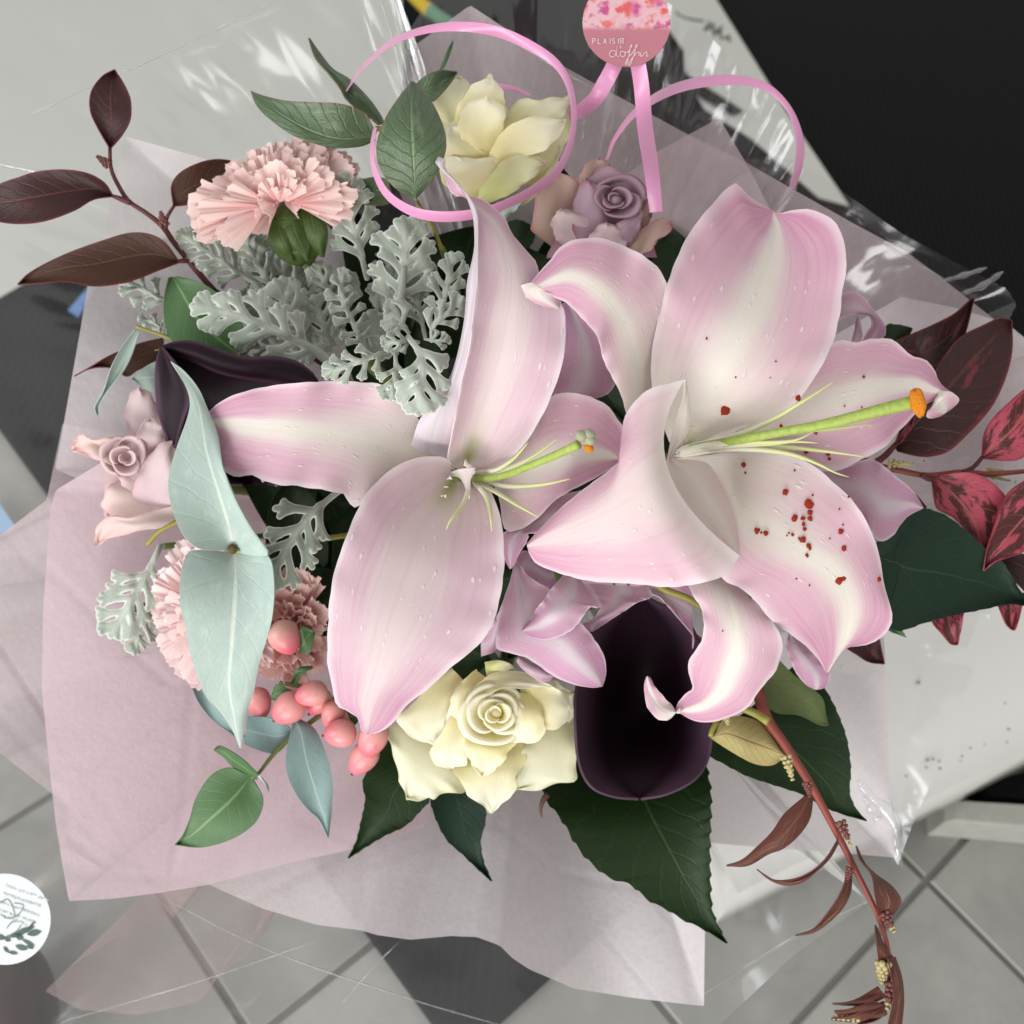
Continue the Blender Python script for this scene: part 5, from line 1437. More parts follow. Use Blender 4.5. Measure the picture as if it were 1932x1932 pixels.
tube('stem', 'A3', '1760 250 1690 295 1580 380 1480 470 1385 590 1345 612', [0, .4, .8, 1.2, 1.7], [15, 14, 13, 11, 9], STEM_G, e2)
stem_to_neck(e2, 'A3', 1750, 255, 0, 0.002, STEM_G)

e3 = thing('eucalyptus', 'glossy dark green leaf sprig at the top beside the cream rose', 'foliage', tuple(at('B1', 240, 700, 2)))
for reg, L, R, z, e, m, M_ in [
    ('F', '706 246 690 214 650 197 600 193 545 191 500 182 473 172', '708 264 680 276 630 278 590 269 550 253 510 225 485 200 474 173', [2.0, 3.2, 3.4, 2.6], (.4, -.3), EUC_W, '707 258 640 262 580 245 520 210 474 173'),
    ('F', '712 236 690 216 655 190 640 165 620 140 595 110 582 72', '726 234 716 214 695 185 660 150 628 130 602 98 584 72', [2.0, 2.6, 2.2, 1.4], (.5, -.5), EUC_W, None),
    ('B1', '440 470 470 430 520 396 590 376 672 386', '450 500 500 540 540 545 590 500 640 440 673 388', [2.2, 2.4, 1.8], .2, EUC_W, None),
    ('B1', '570 390 600 320 625 260 648 218', '590 385 620 320 642 260 650 218', [.8, .6, .4], 0, EUC_G, None),
    ('B1', '75 1035 110 980 180 958 240 950 300 960', '78 1045 150 1092 220 1102 290 1098 330 1080', [1.0, 1.4, 1.2], .2, EUC_W, None),
    ('B1', '440 1062 340 1010 255 900 240 775 285 640 355 530 425 440', '450 1064 540 965 602 840 611 740 580 635 530 540 470 465 430 437', [5.6, 6.6, 7.0, 6.6, 5.6], (-.3, -.4), EUC_W, '446 1062 440 900 430 740 425 600 427 438')]:
    mk('leaf', [B(reg, L, R, z, e, M=M_, nv=15)], m, e3, 0.06)
tube('stem', 'B1', '215 735 240 690 300 720 350 860 430 1040', [2.0, 2.2, 2.6, 3.6, 5.2], [14, 16, 12, 9, 9], STEM_Y, e3)
tube('stem', 'B1', '440 1050 470 1100 540 1220 590 1340', [5.4, 3.0, 1.0, 0], [9, 10, 11, 12], STEM_Y, e3)
stem_to_neck(e3, 'B1', 590, 1330, 0, 0.0018, STEM_G)

e4 = thing('eucalyptus', 'dark green rounded leaf behind the silvery leaves above the purple calla', 'foliage', tuple(at('A1', 1250, 1850, -2)))
mk('leaf', [B('A1', '905 1488 880 1600 885 1740 930 1840 1050 1910 1250 1920', '950 1484 1060 1510 1150 1560 1240 1650 1300 1740 1330 1900', [-.8, -.6, -1.0, -2.0], .3)], EUC_G, e4, 0.05)
mk('leaf', [B('A2', '900 120 850 150 780 185 702 248', '900 350 860 345 770 300 704 252', [-1.0, -.8, -1.0], .2)], EUC, e4, 0.05)
mk('leaf', [B('A2', '720 -8 650 85 592 200 552 320 508 398 520 450', '748 2 704 130 655 220 585 310 548 372 530 452', [-.4, 0, 0, -.6], .3)], EUC, e4, 0.05)
tube('stem', 'A1', '730 1752 800 1775 900 1810 1000 1850', [-.2, -.6, -1.0], [9, 9, 9], STEM_Y, e4)
stem_to_neck(e4, 'A1', 1250, 1880, -2, 0.0018, STEM_G)
tube_o = thing('plant_stalk', 'thin yellow green stalk between the blush rose and the pale carnation', 'stalk', tuple(at('A2', 860, 1070, -.5)))
tube('stem', 'A2', '790 1140 850 1075 925 1030 1000 1000', [-.6, -.2, 0], [12, 14, 14], STEM_Y, tube_o)

# ================================================================ red leaved sprigs
def bud_cone(parent, reg, x, y, ang, ln, wd, h, seed=0, yellow=.4):
    rs = random.Random(seed)
    k = OFF[reg][2]
    a = math.radians(ang)
    V, Fc = [], []
    nrow = 6
    for i in range(nrow):
        f = i / (nrow - 1)
        w = wd * (1 - 0.75 * f) / 2
        for j in range(5):
            th = (j + .5 * (i % 2)) / 5 * 6.283
            px = x + math.cos(a) * ln * f - math.sin(a) * w * math.cos(th)
            py = y + math.sin(a) * ln * f + math.cos(a) * w * math.cos(th)
            hh = h + w * k * 0.026 * math.sin(th)
            r = max(wd * .31 * (1 - .45 * f), 5) * k * 0.55 / FOC
            v, fc, _ = ell_geo(at(reg, px, py, hh), np.eye(3) * r, 6, 4)
            Fc += [[q + len(V) for q in t] for t in fc]
            V += [list(p) for p in v]
    n_bead = len(Fc)
    k_ = k * .55 / FOC
    c_ = at(reg, x + math.cos(a) * ln * .45, y + math.sin(a) * ln * .45, h)
    e1_, e2_ = math.cos(a) * RX + math.sin(a) * RY, -math.sin(a) * RX + math.cos(a) * RY
    v, fc, _ = ell_geo(c_, np.stack([e2_ * wd * .36 * k_, RZ * wd * .36 * k_, e1_ * ln * .5 * k_]), 8, 6)
    Fc += [[q + len(V) for q in t] for t in fc]
    V += [list(p) for p in v]
    o = link('flower_bud', V, Fc, BUDY if yellow > .5 else BUDR, parent)
    if 0.2 < yellow <= 0.5:
        o.data.materials.append(BUDY)
        n = len(o.data.polygons)
        o.data.polygons.foreach_set('material_index', [1 if 18 * 24 <= i < n_bead else 0 for i in range(n)])
    return o


s1_ = thing('leucothoe_sprig', 'dark maroon leaved sprig with four pointed leaves reaching out at the upper left', 'foliage', tuple(at('A1', 1000, 1400, -1)))
for L, R, z, e, m in [
    ('585 792 525 690 482 590 488 490 545 412 612 374', '600 792 658 722 700 640 702 540 672 462 616 374', [.8, 1.2, 1.0, .6], (.4, .3), RED),
    ('602 1042 560 980 470 930 340 910 200 920 100 950 0 985 -70 1030 -140 1110', '600 1056 500 1072 400 1130 250 1185 120 1202 0 1192 -80 1160 -142 1114', [.6, 1.4, 1.6, .8], (.5, .3), RED),
    ('956 1395 885 1300 800 1255 690 1250 550 1290 380 1350 250 1410 150 1470 94 1526', '958 1412 850 1452 750 1492 650 1522 500 1537 350 1512 200 1522 96 1528', [-.4, .4, .6, .2], (.3, .4), RED_BR),
    ('930 1098 918 1000 960 930 1050 880 1150 855 1250 865 1330 900', '940 1108 1050 1092 1150 1062 1250 1000 1332 905', [0, .2, 0, -.4], (.3, .3), RED_BR)]:
    mk('leaf', [B('A1', L, R, z, e)], m, s1_, 0.06)
tube('stem', 'A1', '1150 1560 1070 1470 940 1310 870 1212 780 1140 690 1078 630 985 595 900 590 792', [-1.6, -1.0, -.6, -.2, .2, .6, .8], [17, 16, 15, 15, 13, 12, 11, 10], STEM_DR, s1_, n=30)
tube('leaf_stalk', 'A1', '700 1088 650 1068 600 1050', [.4, .6, .7], [16, 15, 9], STEM_DR, s1_, n=10)
tube('leaf_stalk', 'A1', '890 1230 895 1170 935 1103', [-.2, 0, 0], [12, 10, 9], STEM_DR, s1_, n=10)
tube('leaf_stalk', 'A1', '1010 1400 980 1400 952 1403', [-.7, -.5, -.4], [13, 13, 10], STEM_DR, s1_, n=10)
for x, y, a in [(580, 880, 215), (880, 1205, 255)]:
    bud_cone(s1_, 'A1', x, y, a, 70, 42, .7 if x < 700 else 0, x, .0)
stem_to_neck(s1_, 'A1', 1150, 1560, -1.6, 0.0018, STEM_DR)

sb = thing('leucothoe_leaf', 'narrow brown pointed leaf at the left above the blush rose', 'leaf', tuple(at('A2', 860, 90, -2)))
mk('blade', [B('A2', '880 30 750 60 600 120 480 190 398 236', '880 150 750 200 680 240 620 200 540 190 470 202 400 238', [-1.6, -1.2, -1.0, -1.2], .3)], RED_BR, sb, 0.06)
tube('stalk', 'A2', '830 100 880 96 960 130', [-1.5, -1.7, -2], [8, 9, 9], STEM_Y, sb, n=8)

s2_ = thing('leucothoe_sprig', 'maroon and hot pink variegated leaf sprig at the right behind the right lily', 'foliage', tuple(at('C2', 1130, 720, -1)))
OFF['G'] = (1252.8, 626.4, K)
c1y = -1781.7
for L, R, z, e, m, M_ in [
    ('1240 50 1330 10 1450 -42 1560 -100 1650 -180 1664 -186', '1330 160 1400 195 1450 210 1560 118 1620 0 1666 -184', [-.8, 0, .4, 0], (.5, .3), RED, None),
    ('1235 605 1290 480 1380 360 1430 280 1460 200 1530 90 1600 20 1720 -40 1800 -75 1862 -66', '1250 640 1350 666 1430 670 1530 640 1640 540 1740 430 1800 330 1850 200 1872 80 1866 -62', [-.6, .4, .6, .2], (.4, .3), RED, '1240 620 1400 440 1560 260 1700 100 1864 -64'),
    ('1705 660 1714 560 1760 470 1850 380 1932 310 2040 250', '1720 682 1850 692 1932 672 2050 560 2060 400 2046 256', [-.4, .4, .4], (.4, .3), RED_P, '1712 668 1800 590 1932 450 2042 252'),
    ('1436 800 1450 900 1470 950 1560 1000 1650 1100 1725 1170', '1480 770 1600 752 1700 770 1790 830 1850 920 1830 1020 1730 1176', [-.4, .2, .2, 0], (.4, .3), RED_P, '1458 790 1560 880 1640 980 1728 1174'),
    ('2060 740 1932 800 1850 860 1800 950 1760 1080 1730 1180 1714 1282', '2120 960 2050 1100 1932 1180 1850 1210 1780 1232 1716 1282', [.4, 1.2, 1.2, .6], (.4, .4), RED_P, None),
    ('1400 1470 1440 1560 1490 1620 1535 1672 1572 1680', '1640 1430 1612 1500 1602 1560 1590 1620 1576 1680', [-1.2, -1.0, -1.2], .2, RED_P, None),
    ('1750 1400 1790 1465 1830 1560 1860 1595', '1960 1400 1932 1440 1905 1540 1885 1597 1864 1597', [-1.2, -1.0, -1.2], .2, RED_P, None),
    ('880 1600 970 1690 1030 1730 1100 1772 1182 1782', '1090 1620 1130 1645 1155 1640 1166 1700 1184 1780', [-1.4, -1.2, -1.4], .2, RED, None),
    ('1780 1240 1850 1310 1932 1390 2000 1480', '1850 1200 1932 1190 2010 1240 2004 1476', [-.6, -.4, -.6], .2, RED, None),
    ('1240 590 1262 560 1300 500 1340 450', '1262 600 1300 560 1330 510 1345 455', [-.3, .2, 0], .2, RED_P, None)]:
    mk('leaf', [B('G', L, R, z, e, M=M_)], m, s2_, 0.06)
tube('stem', 'G', '1040 660 1130 712 1260 742 1420 770 1600 752 1750 762 1932 748 2050 740', [-2, -1.2, -.8, -.4, -.2, 0, .2], [20, 18, 16, 16, 15, 13, 12], STEM_R, s2_, n=30)
tube('leaf_stalk', 'G', '1110 715 1180 670 1255 590', [-1.1, -.8, -.5], [20, 18, 13], STEM_DR, s2_, n=10)
tube('leaf_stalk', 'G', '1600 752 1660 725 1712 668', [-.2, -.3, -.4], [13, 12, 11], STEM_DR, s2_, n=10)
tube('leaf_stalk', 'G', '1380 768 1420 790 1462 796', [-.4, -.4, -.3], [14, 13, 11], STEM_DR, s2_, n=10)
tube('leaf_stalk', 'G', '1205 768 1290 830 1350 880 1400 945', [-.9, -.9, -1.0, -1.2], [10, 9, 10, 12], STEM_DR, s2_, n=12)
for x, y, a, l in [(1210, 705, 2, 130), (1740, 742, 0, 80), (1690, 762, 12, 200)]:
    bud_cone(s2_, 'G', x, y, a, l, 40 if x < 1600 else 26, -.3, x, .8)
stem_to_neck(s2_, 'G', 1050, 665, -2, 0.002, STEM_R)

s3_ = thing('leucothoe_sprig', 'young red sprig with scaly flower buds trailing to the bottom right corner', 'foliage', tuple(at('C3', 560, 310, 3)))
for L, R, z, e, m in [
    ('760 705 650 800 580 900 500 980 420 1050 334 1080', '800 715 782 830 722 920 640 990 560 1020 450 1082 336 1084', [4.4, 4.8, 4.4, 3.8], (.2, -.5), RED_Y),
    ('932 940 870 1040 790 1112 700 1152 600 1160 540 1130 498 1100', '942 950 892 1040 822 1110 740 1172 650 1187 570 1160 500 1104', [4.6, 4.8, 4.4, 4.0], (.4, -.4), RED_Y),
    ('986 1110 950 1220 880 1330 800 1420 704 1455', '1010 1120 1000 1230 952 1320 880 1390 800 1442 706 1459', [4.8, 5.0, 4.6, 4.2], (.4, -.4), RED_Y),
    ('1150 1345 1130 1230 1110 1130 1050 1050 1029 976', '1232 1345 1272 1270 1222 1190 1140 1130 1080 1070 1034 976', [5.2, 5.6, 5.4, 5.0], (.4, -.3), RED_Y),
    ('1155 1615 1140 1500 1131 1400', '1235 1580 1180 1500 1136 1400', [5.2, 5.6, 5.4], (.2, -.3), RED_Y),
    ('1200 1580 1230 1750 1220 1850 1200 1940', '1240 1570 1276 1680 1287 1800 1276 1940', [5.2, 5.6, 5.4, 5.2], (.3, -.4), RED_Y),
    ('1150 1730 1050 1790 980 1815 904 1820', '1180 1772 1080 1822 1000 1832 904 1825', [5.4, 5.8, 5.4], (.2, -.2), RED_Y),
    ('1120 1800 1000 1850 914 1860', '1182 1832 1080 1862 950 1882 914 1866', [5.4, 5.8, 5.4], (.2, -.2), RED_Y),
    ('1180 1810 1080 1850 980 1890 898 1900', '1192 1842 1100 1902 1020 1922 898 1910', [5.0, 5.4, 5.2], (.2, -.2), RED_Y),
    ('1190 1850 1100 1900 1020 1940', '1200 1880 1120 1920 1022 1944', [5.0, 5.0, 5.0], 0, RED_Y)]:
    mk('leaf', [B('C3', L, R, z, e)], m, s3_, 0.05)
mk('leaf', [B('C3', '255 400 300 320 400 280 540 330 640 470 652 490', '245 392 350 462 480 532 580 542 646 497', [3.2, 3.8, 3.6, 3.8], (-.6, -.5), M='250 395 340 372 450 410 560 450 650 493')], OLIVE, s3_, 0.05, )
tube('stem', 'C3', '500 130 520 200 560 310 640 420 770 620 870 800 960 970 1040 1130 1120 1290 1180 1440 1210 1600 1200 1750 1170 1790 1110 1810', [2.4, 3.2, 4.0, 4.4, 4.6, 4.8, 5.0, 5.0, 5.0], [34, 32, 27, 24, 23, 21, 20, 18, 16, 15, 14, 12, 10, 8], STEM_R, s3_, n=48, sides=10)
tube('leaf_stalk', 'C3', '250 390 262 350 300 290', [3.2, 3.0, 2.6], [14, 16, 18], STEM_Y, s3_, n=8)
tube('leaf_stalk', 'C3', '560 310 500 270 430 240 380 220', [4.0, 3.4, 3.0], [24, 22, 20], STEM_Y, s3_, n=8)
for x, y, a, l, w, ye in [(950, 850, 68, 130, 44, .4), (655, 500, 74, 125, 46, .8), (1180, 1340, 60, 110, 50, .4), (1180, 1610, 100, 100, 66, .8), (1222, 1720, 100, 130, 54, .4), (1040, 1890, 176, 130, 46, .8), (330, 270, 75, 55, 34, .8), (1000, 1100, 110, 70, 36, .1), (770, 640, 80, 70, 40, .1), (1110, 1800, 150, 120, 36, .4)]:
    bud_cone(s3_, 'C3', x, y, a, l, w, 5.2, x, ye)
stem_to_neck(s3_, 'C3', 505, 140, 2.4, 0.003, STEM_R)

# ================================================================ dark serrated rose leaves
def rleaf(label, reg, L, R, z, e, mat=RLEAF, M=None, n=14, amp=5.0, stem=None):
    t = thing('rose_leaf', label, 'leaf', tuple(at(reg, *[float(x) for x in L.split()[:2]], z[0] if isinstance(z, list) else z)))
    mk('blade', [B(reg, L, R, z, e, M=M, ser=(amp * OFF[reg][2] / K * 0.42, n), nu=n * 6 + 1, nv=13)], mat, t, 0.05)
    if stem:
        tube('stalk', reg, stem[0], stem[1], [9, 9], STEM_G, t, n=8)
    return t


rleaf('dark green serrated leaf pointing down left under the lower cream rose', 'B3', '300 380 240 460 195 560 165 640 180 730 160 830 132 950 85 1042', '480 480 530 600 522 730 480 780 400 862 280 922 180 982 88 1043', [-1, -.2, 0, -.6], .3, n=12)
rleaf('slim dark green serrated leaf with a curved tip straight below the lower cream rose', 'B3', '520 560 535 700 532 750 570 860 622 950 700 1020 762 1080 856 1166', '760 560 790 680 822 760 822 850 797 950 812 1060 858 1165', [-1, -.2, .2, -.2], .3, RLEAF_B, n=10)
rleaf('largest dark green serrated leaf pointing down right below the purple calla', 'F', '1120 1380 1050 1440 1025 1492 1062 1548 1100 1610 1150 1655 1190 1668 1225 1698 1260 1716 1290 1735 1323 1750 1371 1780',
      '1260 1380 1320 1420 1338 1480 1340 1530 1338 1590 1339 1675 1343 1722 1358 1756 1372 1779', [-6.0, -1.5, .4, .4, 0], (.3, .4), M='1180 1390 1215 1510 1260 1600 1310 1690 1371 1779', n=16)
rleaf('dark green serrated leaf behind the red sprig at the lower right', 'C3', '450 260 300 350 225 430 228 480 330 540 450 602 600 652 750 702 850 760 950 802 1086 842', '760 -60 830 80 880 160 930 260 980 400 1002 560 996 690 1032 780 1087 841', [-.2, .8, 1.0, .4], (.3, .2), n=15)
t_ = thing('rose_leaf', 'lighter olive green leaf underside tucked beneath the right lily petal at lower right', 'leaf', tuple(at('C3', 600, 100, 2)))
mk('blade', [B('C3', '520 100 530 190 600 262 720 275 830 325 880 330', '600 -40 700 60 780 120 850 185 868 270 882 328', [1.6, 2.0, 2.0, 1.6], (.2, -.2))], RLEAF_L, t_, 0.05)
rleaf('broad near black green leaf at the right below the variegated red leaves', 'C2', '1120 1180 1160 1110 1250 1050 1290 992 1390 950 1500 980 1600 1050 1700 1140 1800 1220 1860 1300 1932 1420 2060 1520', '1130 1250 1170 1320 1210 1500 1190 1570 1270 1602 1400 1560 1550 1520 1700 1490 1850 1460 1950 1472 2062 1522', [0, .6, .6, .2], (.3, .3), RLEAF_B, n=15)
rleaf('tiny green leaf tip poking out under the right lily petal on the right', 'C2', '1150 1500 1190 1590 1297 1637', '1260 1560 1275 1600 1299 1636', [-.4, -.2, -.4], 0, EUC_G, n=4)
rleaf('dark green leaf sliver between the curled lily tip and the maroon leaves at right', 'C1', '1130 1850 1190 1750 1260 1745 1330 1760', '1150 1880 1250 1850 1310 1810 1334 1764', [-1, -.8, -.8], 0, n=5)
rleaf('dark green leaf showing between the cream rose and the mauve rose', 'B1', '930 1200 990 1180 1050 1200 1090 1240', '1000 1340 1050 1330 1080 1290 1092 1244', [-2, -1.8, -2], .2, n=5)
tw = thing('brown_tendril', 'tiny curled brown tendril under the lower cream rose', 'tendril', tuple(at('B3', 1150, 700, 0)))
tube('strand', 'B3', '1160 700 1140 720 1122 760 1120 800 1126 824', [0, .2, .2], [16, 15, 10, 3], plain('tendril_brown', (.10, .045, .03), 0.6), tw, n=12)

# ================================================================ hypericum berries
hy = thing('hypericum_sprig', 'cluster of coral pink hypericum berries beside the lower cream rose', 'berries', tuple(at('A3', 1650, 280, -1)))


def berry(reg, x, y, h, ln, wd, ang):
    b = blob('berry', reg, x, y, h, ln, wd, wd, ang, BERRY, hy, 18, 12, squash=lambda l: np.array([l[0] * (1 - .18 * l[2]), l[1] * (1 - .18 * l[2]), l[2]]))
    k = OFF[reg][2]
    a = math.radians(ang)
    blob('berry_tip', reg, x + math.cos(a) * ln * .97, y + math.sin(a) * ln * .97, h + .05, 15, 9, 9, ang, BTIP, b, 8, 6)


for reg, x, y, h, ln, wd, ang in [('A3', 1390, 210, .2, 88, 68, 75), ('A3', 1548, 240, 1.2, 98, 84, 140), ('A3', 1670, 160, 1.6, 90, 68, 165), ('A3', 1712, 205, .4, 80, 60, 130), ('A3', 1785, 268, 1.0, 78, 62, 110), ('A3', 1825, 372, 1.8, 88, 76, 172),
                               ('B3', 218, 400, 1.8, 108, 80, 112), ('B3', 168, 505, 1.2, 102, 74, 125), ('B3', 60, 300, .4, 80, 60, 100), ('A2', 1530, 1640, 1.0, 98, 86, 60)]:
    berry(reg, x, y, h, ln, wd, ang)
for L, R in [('1460 160 1480 110 1540 130 1600 160', '1450 190 1500 200 1560 190 1602 164'), ('1590 110 1620 60 1680 20', '1560 100 1600 20 1676 10'), ('1850 250 1900 230 1940 260', '1840 300 1900 330 1942 270'), ('1600 -120 1620 -200 1680 -180', '1610 -60 1660 -60 1690 -170')]:
    mk('sepal', [B('A3', L, R, [.6, 1.0, .8], .1, nu=14, nv=7)], EUC_G, hy, 0.04)
tube('stem', 'A3', '1950 200 1800 190 1650 130 1500 100', [-.6, -.2, -.2], [12, 12, 11], STEM_G, hy)
stem_to_neck(hy, 'A3', 1920, 190, -1, 0.0018, STEM_G)

# ================================================================ ribbons, tag and sticker
def ribbon_grid(reg, pts, widths, hs, wfull=None, n=90, flip=1.0):
    p = resamp(P(reg, pts), n)
    t = np.gradient(p, axis=0)
    t /= np.linalg.norm(t, axis=1, keepdims=True) + 1e-9
    nn = np.stack([-t[:, 1], t[:, 0]], -1)
    w = curve1(widths, n) * 0.88
    wf = (wfull or w.max() / 0.88) * 0.88
    lift = np.sqrt(np.clip(wf ** 2 - w ** 2, 0, None)) * 0.028 / 2 * flip
    s = np.linspace(-1, 1, 5)
    uv = p[:, None] + nn[:, None] * (s[None, :, None] * w[:, None, None] / 2)
    tw_ = np.sin(np.linspace(0, 1, n) * random.uniform(7, 10) + random.uniform(0, 6)) * wf * 0.028 * 0.42
    hh = curve1(hs, n)[:, None] + s[None, :] * (lift + tw_)[:, None] - 0.06 * s[None, :] ** 2
    g = np.concatenate([uv, hh[..., None]], -1)
    UV = np.stack(np.broadcast_arrays(s[None, :] * .5 + .5, np.linspace(0, 1, n)[:, None]), -1)
    return g, UV


def ribbon(name, label, reg, pts, widths, hs, **kw):
    o = mk(name, [ribbon_grid(reg, pts, widths, hs, **kw)], RIBBON, None, 0.02)
    return tag(o, label, 'ribbon')


ribbon('ribbon', 'large pink satin ribbon loop encircling the upper cream rose', 'F', '652 172 665 152 690 121 740 80 800 57 870 50 940 60 1000 86 1045 116 1070 152 1082 200 1079 260 1052 322 1002 362 940 391 880 406 820 408 772 396 730 366 707 322 702 278 708 240',
       [5, 9, 13, 17, 21, 23, 22, 19, 13, 11, 14, 18, 19, 19, 22, 22, 18, 10, 7], [2.6, 2.8, 3.0, 3.2, 3.4, 3.4, 3.4, 3.8, 4.4, 4.8, 5.2, 5.4, 5.4, 5.2, 5.0, 4.4, 3.4, 2.6], wfull=23)
ribbon('ribbon', 'short crimson pink ribbon end passing behind the upper cream rose', 'F', '815 184 850 171 890 163 930 162 970 168 1000 180', [8, 9, 9, 11, 11, 6], [.2, .2, .2, 0], wfull=16)
ribbon('ribbon', 'pink ribbon loop curling to the right in front of the black mat', 'F', '1145 302 1160 262 1200 211 1262 172 1330 154 1400 152 1452 168 1490 208 1509 262 1507 312 1494 356', [6, 10, 16, 21, 23, 23, 18, 13, 14, 18, 12], [1.4, 1.8, 2.4, 2.6, 2.2, 1.6, 1.0, .6, .2, -.2, -.6], wfull=23)
ribbon('ribbon', 'wide pink ribbon tail running from the round tag down to the mauve rose', 'F', '1200 100 1210 160 1217 240 1229 320 1238 400', [33, 33, 33, 32, 28], [4.4, 4.0, 3.6, 3.2, 3.0], wfull=33)
ribbon('ribbon', 'short pink ribbon slanting from the round tag behind the upper cream rose', 'F', '1165 110 1145 150 1120 190 1085 215 1070 225', [34, 34, 34, 30, 22], [4.2, 3.4, 2.6, 2.0, 1.6], wfull=34)

TG = NT('floral_tag_print')
_tc, _u, _v, _s = TG.uv()
_vo = TG.n('TexVoronoi', {'Vector': TG.scaled(_tc.outputs['UV'], 3.4, 3.4), 'Scale': 1.0})
_n = TG.noise(TG.scaled(_tc.outputs['UV'], 4.5, 4.5), 1.0, 4.0)
_c = TG.mix(TG.step(_vo.outputs[0], 0.05, 0.5), (.56, .14, .25), (.66, .40, .44))
_c = TG.mix(TG.step(_n, 0.5, 0.62), _c, (.62, .10, .10))
_c = TG.mix(TG.step(_n, 0.36, 0.46, 1.0, 0.0), _c, (.48, .07, .22))
_c = TG.mix(TG.step(_v, 0.53, 0.60), _c, (.44, .165, .20))
_b = TG.n('BsdfPrincipled', {'Base Color': _c, 'Roughness': 0.4})
TG.t.links.new(_b.outputs[0], TG.out.inputs[0])
TG = TG.m
WHITE_INK = plain('white_ink', (.70, .54, .56), 0.6, 0.2, 0.02)


def disc(name, u0, v0, r, h, mat, parent, n=64, thick=0.05, tilt=(0, 0)):
    V, UV, Fc = [], [], []
    rings = 6
    for i in range(rings + 1):
        for k in range(n):
            a = k / n * 6.2832
            x, y = r * i / rings * math.cos(a), r * i / rings * math.sin(a)
            V.append(W(u0 + x, v0 + y, h + tilt[0] * x + tilt[1] * y))
            UV.append((.5 + .5 * x / r, .5 + .5 * y / r))
    for i in range(rings):
        for k in range(n):
            Fc.append([i * n + k, i * n + (k + 1) % n, (i + 1) * n + (k + 1) % n, (i + 1) * n + k])
    return link(name, V, Fc, mat, parent, UV, thick, smooth=False)


tg = thing('gift_tag', 'round pink flower printed gift tag with white lettering at the top edge', 'tag', tuple(W(1182, 43, 4.6)))
disc('tag_disc', 1182, 43, 83, 4.6, TG, tg)
placeT = lambda u, v: W(u, v, 4.68)


def glyphs(s, x, y, w, hgt, sp):
    """capital letters as strokes in tag pixels"""
    G = {'P': ['0 1 0 0 .7 0 .9 .22 .7 .5 0 .5'], 'L': ['0 0 0 1 .8 1'], 'A': ['0 1 .45 0 .9 1', '.2 .62 .7 .62'], 'I': ['.3 0 .3 1'],
         'S': ['.85 .12 .5 0 .12 .14 .15 .4 .7 .58 .85 .8 .5 1 .08 .88'], 'R': ['0 1 0 0 .7 0 .9 .24 .7 .5 0 .5', '.4 .5 .9 1']}
    out = []
    for c in s:
        for st_ in G[c]:
            a = np.array([float(q) for q in st_.split()]).reshape(-1, 2)
            out.append(' '.join(f'{x + q[0] * w:.2f} {y + q[1] * hgt:.2f}' for q in a))
        x += sp * (.55 if c == 'I' else 1)
    return out


V, Fc = [], []


def poly_stroke(pts, width, place, lin):
    p = resamp(P('F', pts), 24, lin)
    t = np.gradient(p, axis=0)
    t /= np.linalg.norm(t, axis=1, keepdims=True) + 1e-9
    nn = np.stack([-t[:, 1], t[:, 0]], -1) * width / 2
    v = [place(*(p[i] + sg_ * nn[i])) for i in range(24) for sg_ in (-1, 1)]
    return v, [[2 * i, 2 * i + 1, 2 * i + 3, 2 * i + 2] for i in range(23)]


def writing(name, items, width, place, mat, parent, lin):
    V, Fc = [], []
    for it in items:
        v, f = poly_stroke(it, width, place, lin)
        Fc += [[a + len(V) for a in q] for q in f]
        V += [list(x) for x in v]
    return link(name, V, Fc, mat, parent, smooth=False)


writing('lettering', glyphs('PLAISIR', 1118, 72.5, 6.2, 10, 10.4), 1.5, placeT, WHITE_INK, tg, True)
# d'offrir in a flowing hand
writing('script_lettering', ['1162 97 1155 95 1150 100 1152 107 1159 106 1163 98 1165 86 1163 104 1168 106', '1171 86 1171 91', '1178 98 1172 97 1170 103 1175 107 1180 103 1178 98 1184 99',
                             '1184 100 1190 90 1193 84 1190 86 1187 104 1182 122 1180 119 1186 108', '1188 106 1196 96 1203 84 1200 86 1196 104 1188 124 1186 120 1194 108', '1196 106 1202 99 1205 98 1206 101 1205 106', '1209 99 1209 106 1212 105', '1210 95 1210 96.5',
                             '1212 105 1217 99 1220 98 1221 101 1219 106 1224 105'], 1.5, placeT, WHITE_INK, tg, False)

STK = plain('white_sticker_paper', (.52, .545, .555), 0.45, 0.4, 0.03, 20)
GREY_INK = plain('sage_ink', (.34, .38, .37), 0.7, 0.2, 0.05)
GREEN_INK = plain('dark_sage_ink', (.08, .12, .10), 0.7, 0.2, 0.2, 90)
sk = thing('round_sticker', 'round white florist sticker with small grey lettering and a leaf drawing at the left edge', 'sticker', tuple(W(10, 1734, -2.0)))
disc('sticker_disc', 10, 1734, 86, -2.0, STK, sk)
placeS = lambda u, v: W(u, v, -1.93)
rs = random.Random(4)
its = []
rowsS = [(10, 1671, 84), (6, 1686, 74), (-6, 1700, 82), (-14, 1713, 86), (-10, 1724, 66)]
for x0, y0, wd in rowsS:
    x = 0.0
    while x < wd:
        wl = rs.uniform(2.6, 4.2)
        ca, sa = math.cos(.33), math.sin(.33)
        q = []
        for j in range(4):
            dx, dy = x + wl * j / 3, rs.uniform(-2.6, 2.6)
            q += [x0 + dx * ca - dy * sa, y0 + dx * sa + dy * ca]
        its.append(' '.join(f'{a:.2f}' for a in q))
        x += wl + (rs.uniform(3, 5) if rs.random() < .2 else 1.0)
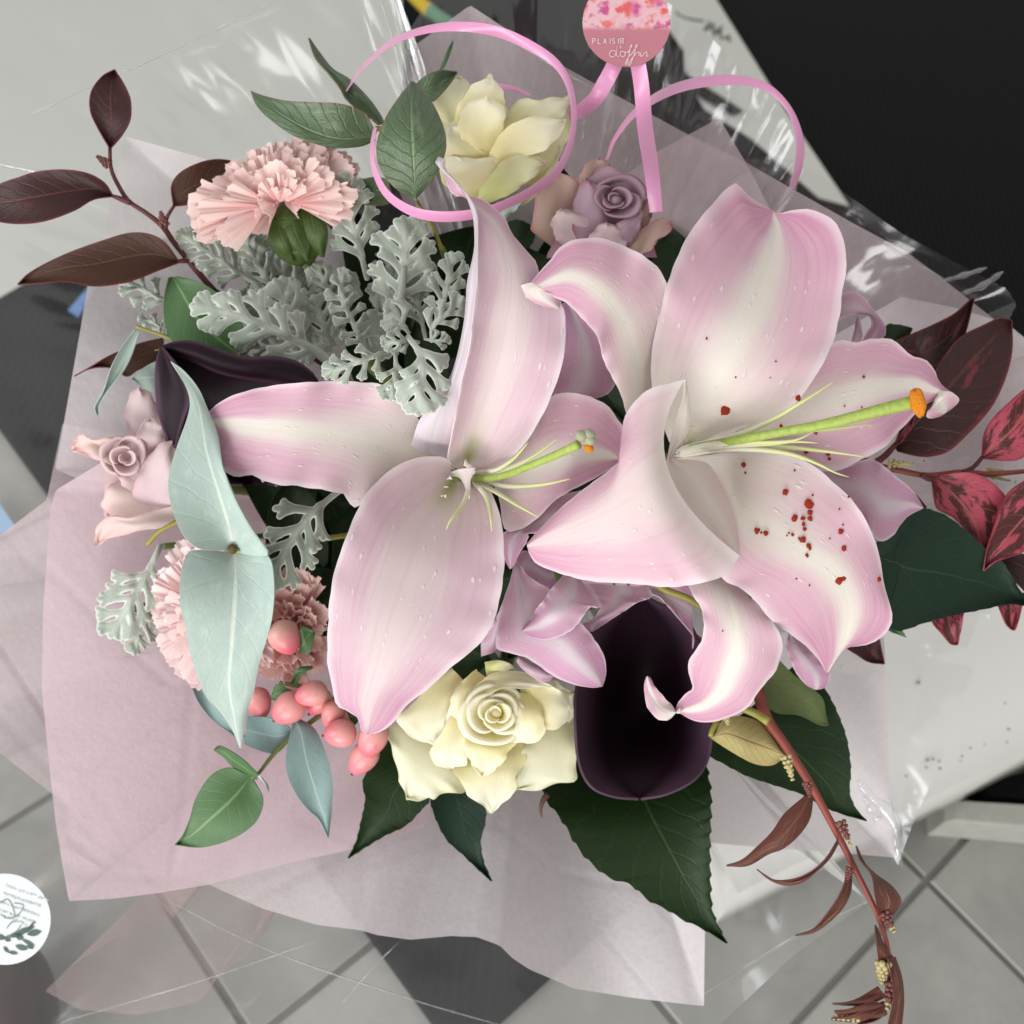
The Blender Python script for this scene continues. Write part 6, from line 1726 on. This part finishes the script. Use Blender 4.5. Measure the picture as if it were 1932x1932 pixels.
writing('lettering', its, 1.25, placeS, GREY_INK, sk, True)
lf = []
for x0, y0, x1, y1, w in [(24, 1765, 66, 1748, 5), (50, 1763, 78, 1758, 6), (15, 1768, 45, 1762, 4), (30, 1767, 44, 1771, 5), (8, 1770, 20, 1776, 4), (40, 1772, 66, 1786, 3), (28, 1784, 52, 1792, 5), (6, 1786, 16, 1798, 3), (54, 1752, 66, 1738, 2), (-10, 1765, 10, 1772, 5), (48, 1784, 64, 1790, 3), (14, 1796, 34, 1800, 3)]:
    d = np.array([x1 - x0, y1 - y0], float)
    n_ = np.array([-d[1], d[0]]) / np.linalg.norm(d) * w
    f = np.linspace(0, 1, 7)
    L = [(x0 + d[0] * t + n_[0] * math.sin(math.pi * t), y0 + d[1] * t + n_[1] * math.sin(math.pi * t)) for t in f]
    R = [(x0 + d[0] * t - n_[0] * math.sin(math.pi * t), y0 + d[1] * t - n_[1] * math.sin(math.pi * t)) for t in f]
    lf.append(B('F', L, R, -1.92, 0, nu=9, nv=3, wob=0))
mk('leaf_print', lf, GREEN_INK, sk, 0.0)
writing('stem_print', ['0 1704 14 1697 24 1712 28 1730', '2 1726 14 1733 32 1728 44 1712 40 1706 26 1704', '-10 1772 10 1768 30 1758 40 1745', '12 1752 20 1742 30 1738'], 1.3, placeS, GREEN_INK, sk, False)

# ================================================================ shared groups of like things
for o in COL.objects:
    if o.parent is None and o.get('category') and not o.get('group'):
        g = {'flower': None, 'wrapping paper': 'paper sheets wrapped round the bouquet', 'ribbon': 'pink ribbons on the bouquet'}.get(o['category'])
        base = o.name.split('.')[0]
        g = g or {'lily': 'pink lilies in the bouquet', 'rose': 'roses in the bouquet', 'carnation': 'carnations in the bouquet', 'calla_lily': 'dark callas in the bouquet', 'rose_leaf': 'dark green leaves at the edge of the bouquet',
                  'eucalyptus': 'eucalyptus sprigs in the bouquet', 'dusty_miller': 'dusty miller sprays in the bouquet', 'leucothoe_sprig': 'red leaved sprigs in the bouquet'}.get(base)
        if g:
            o['group'] = g
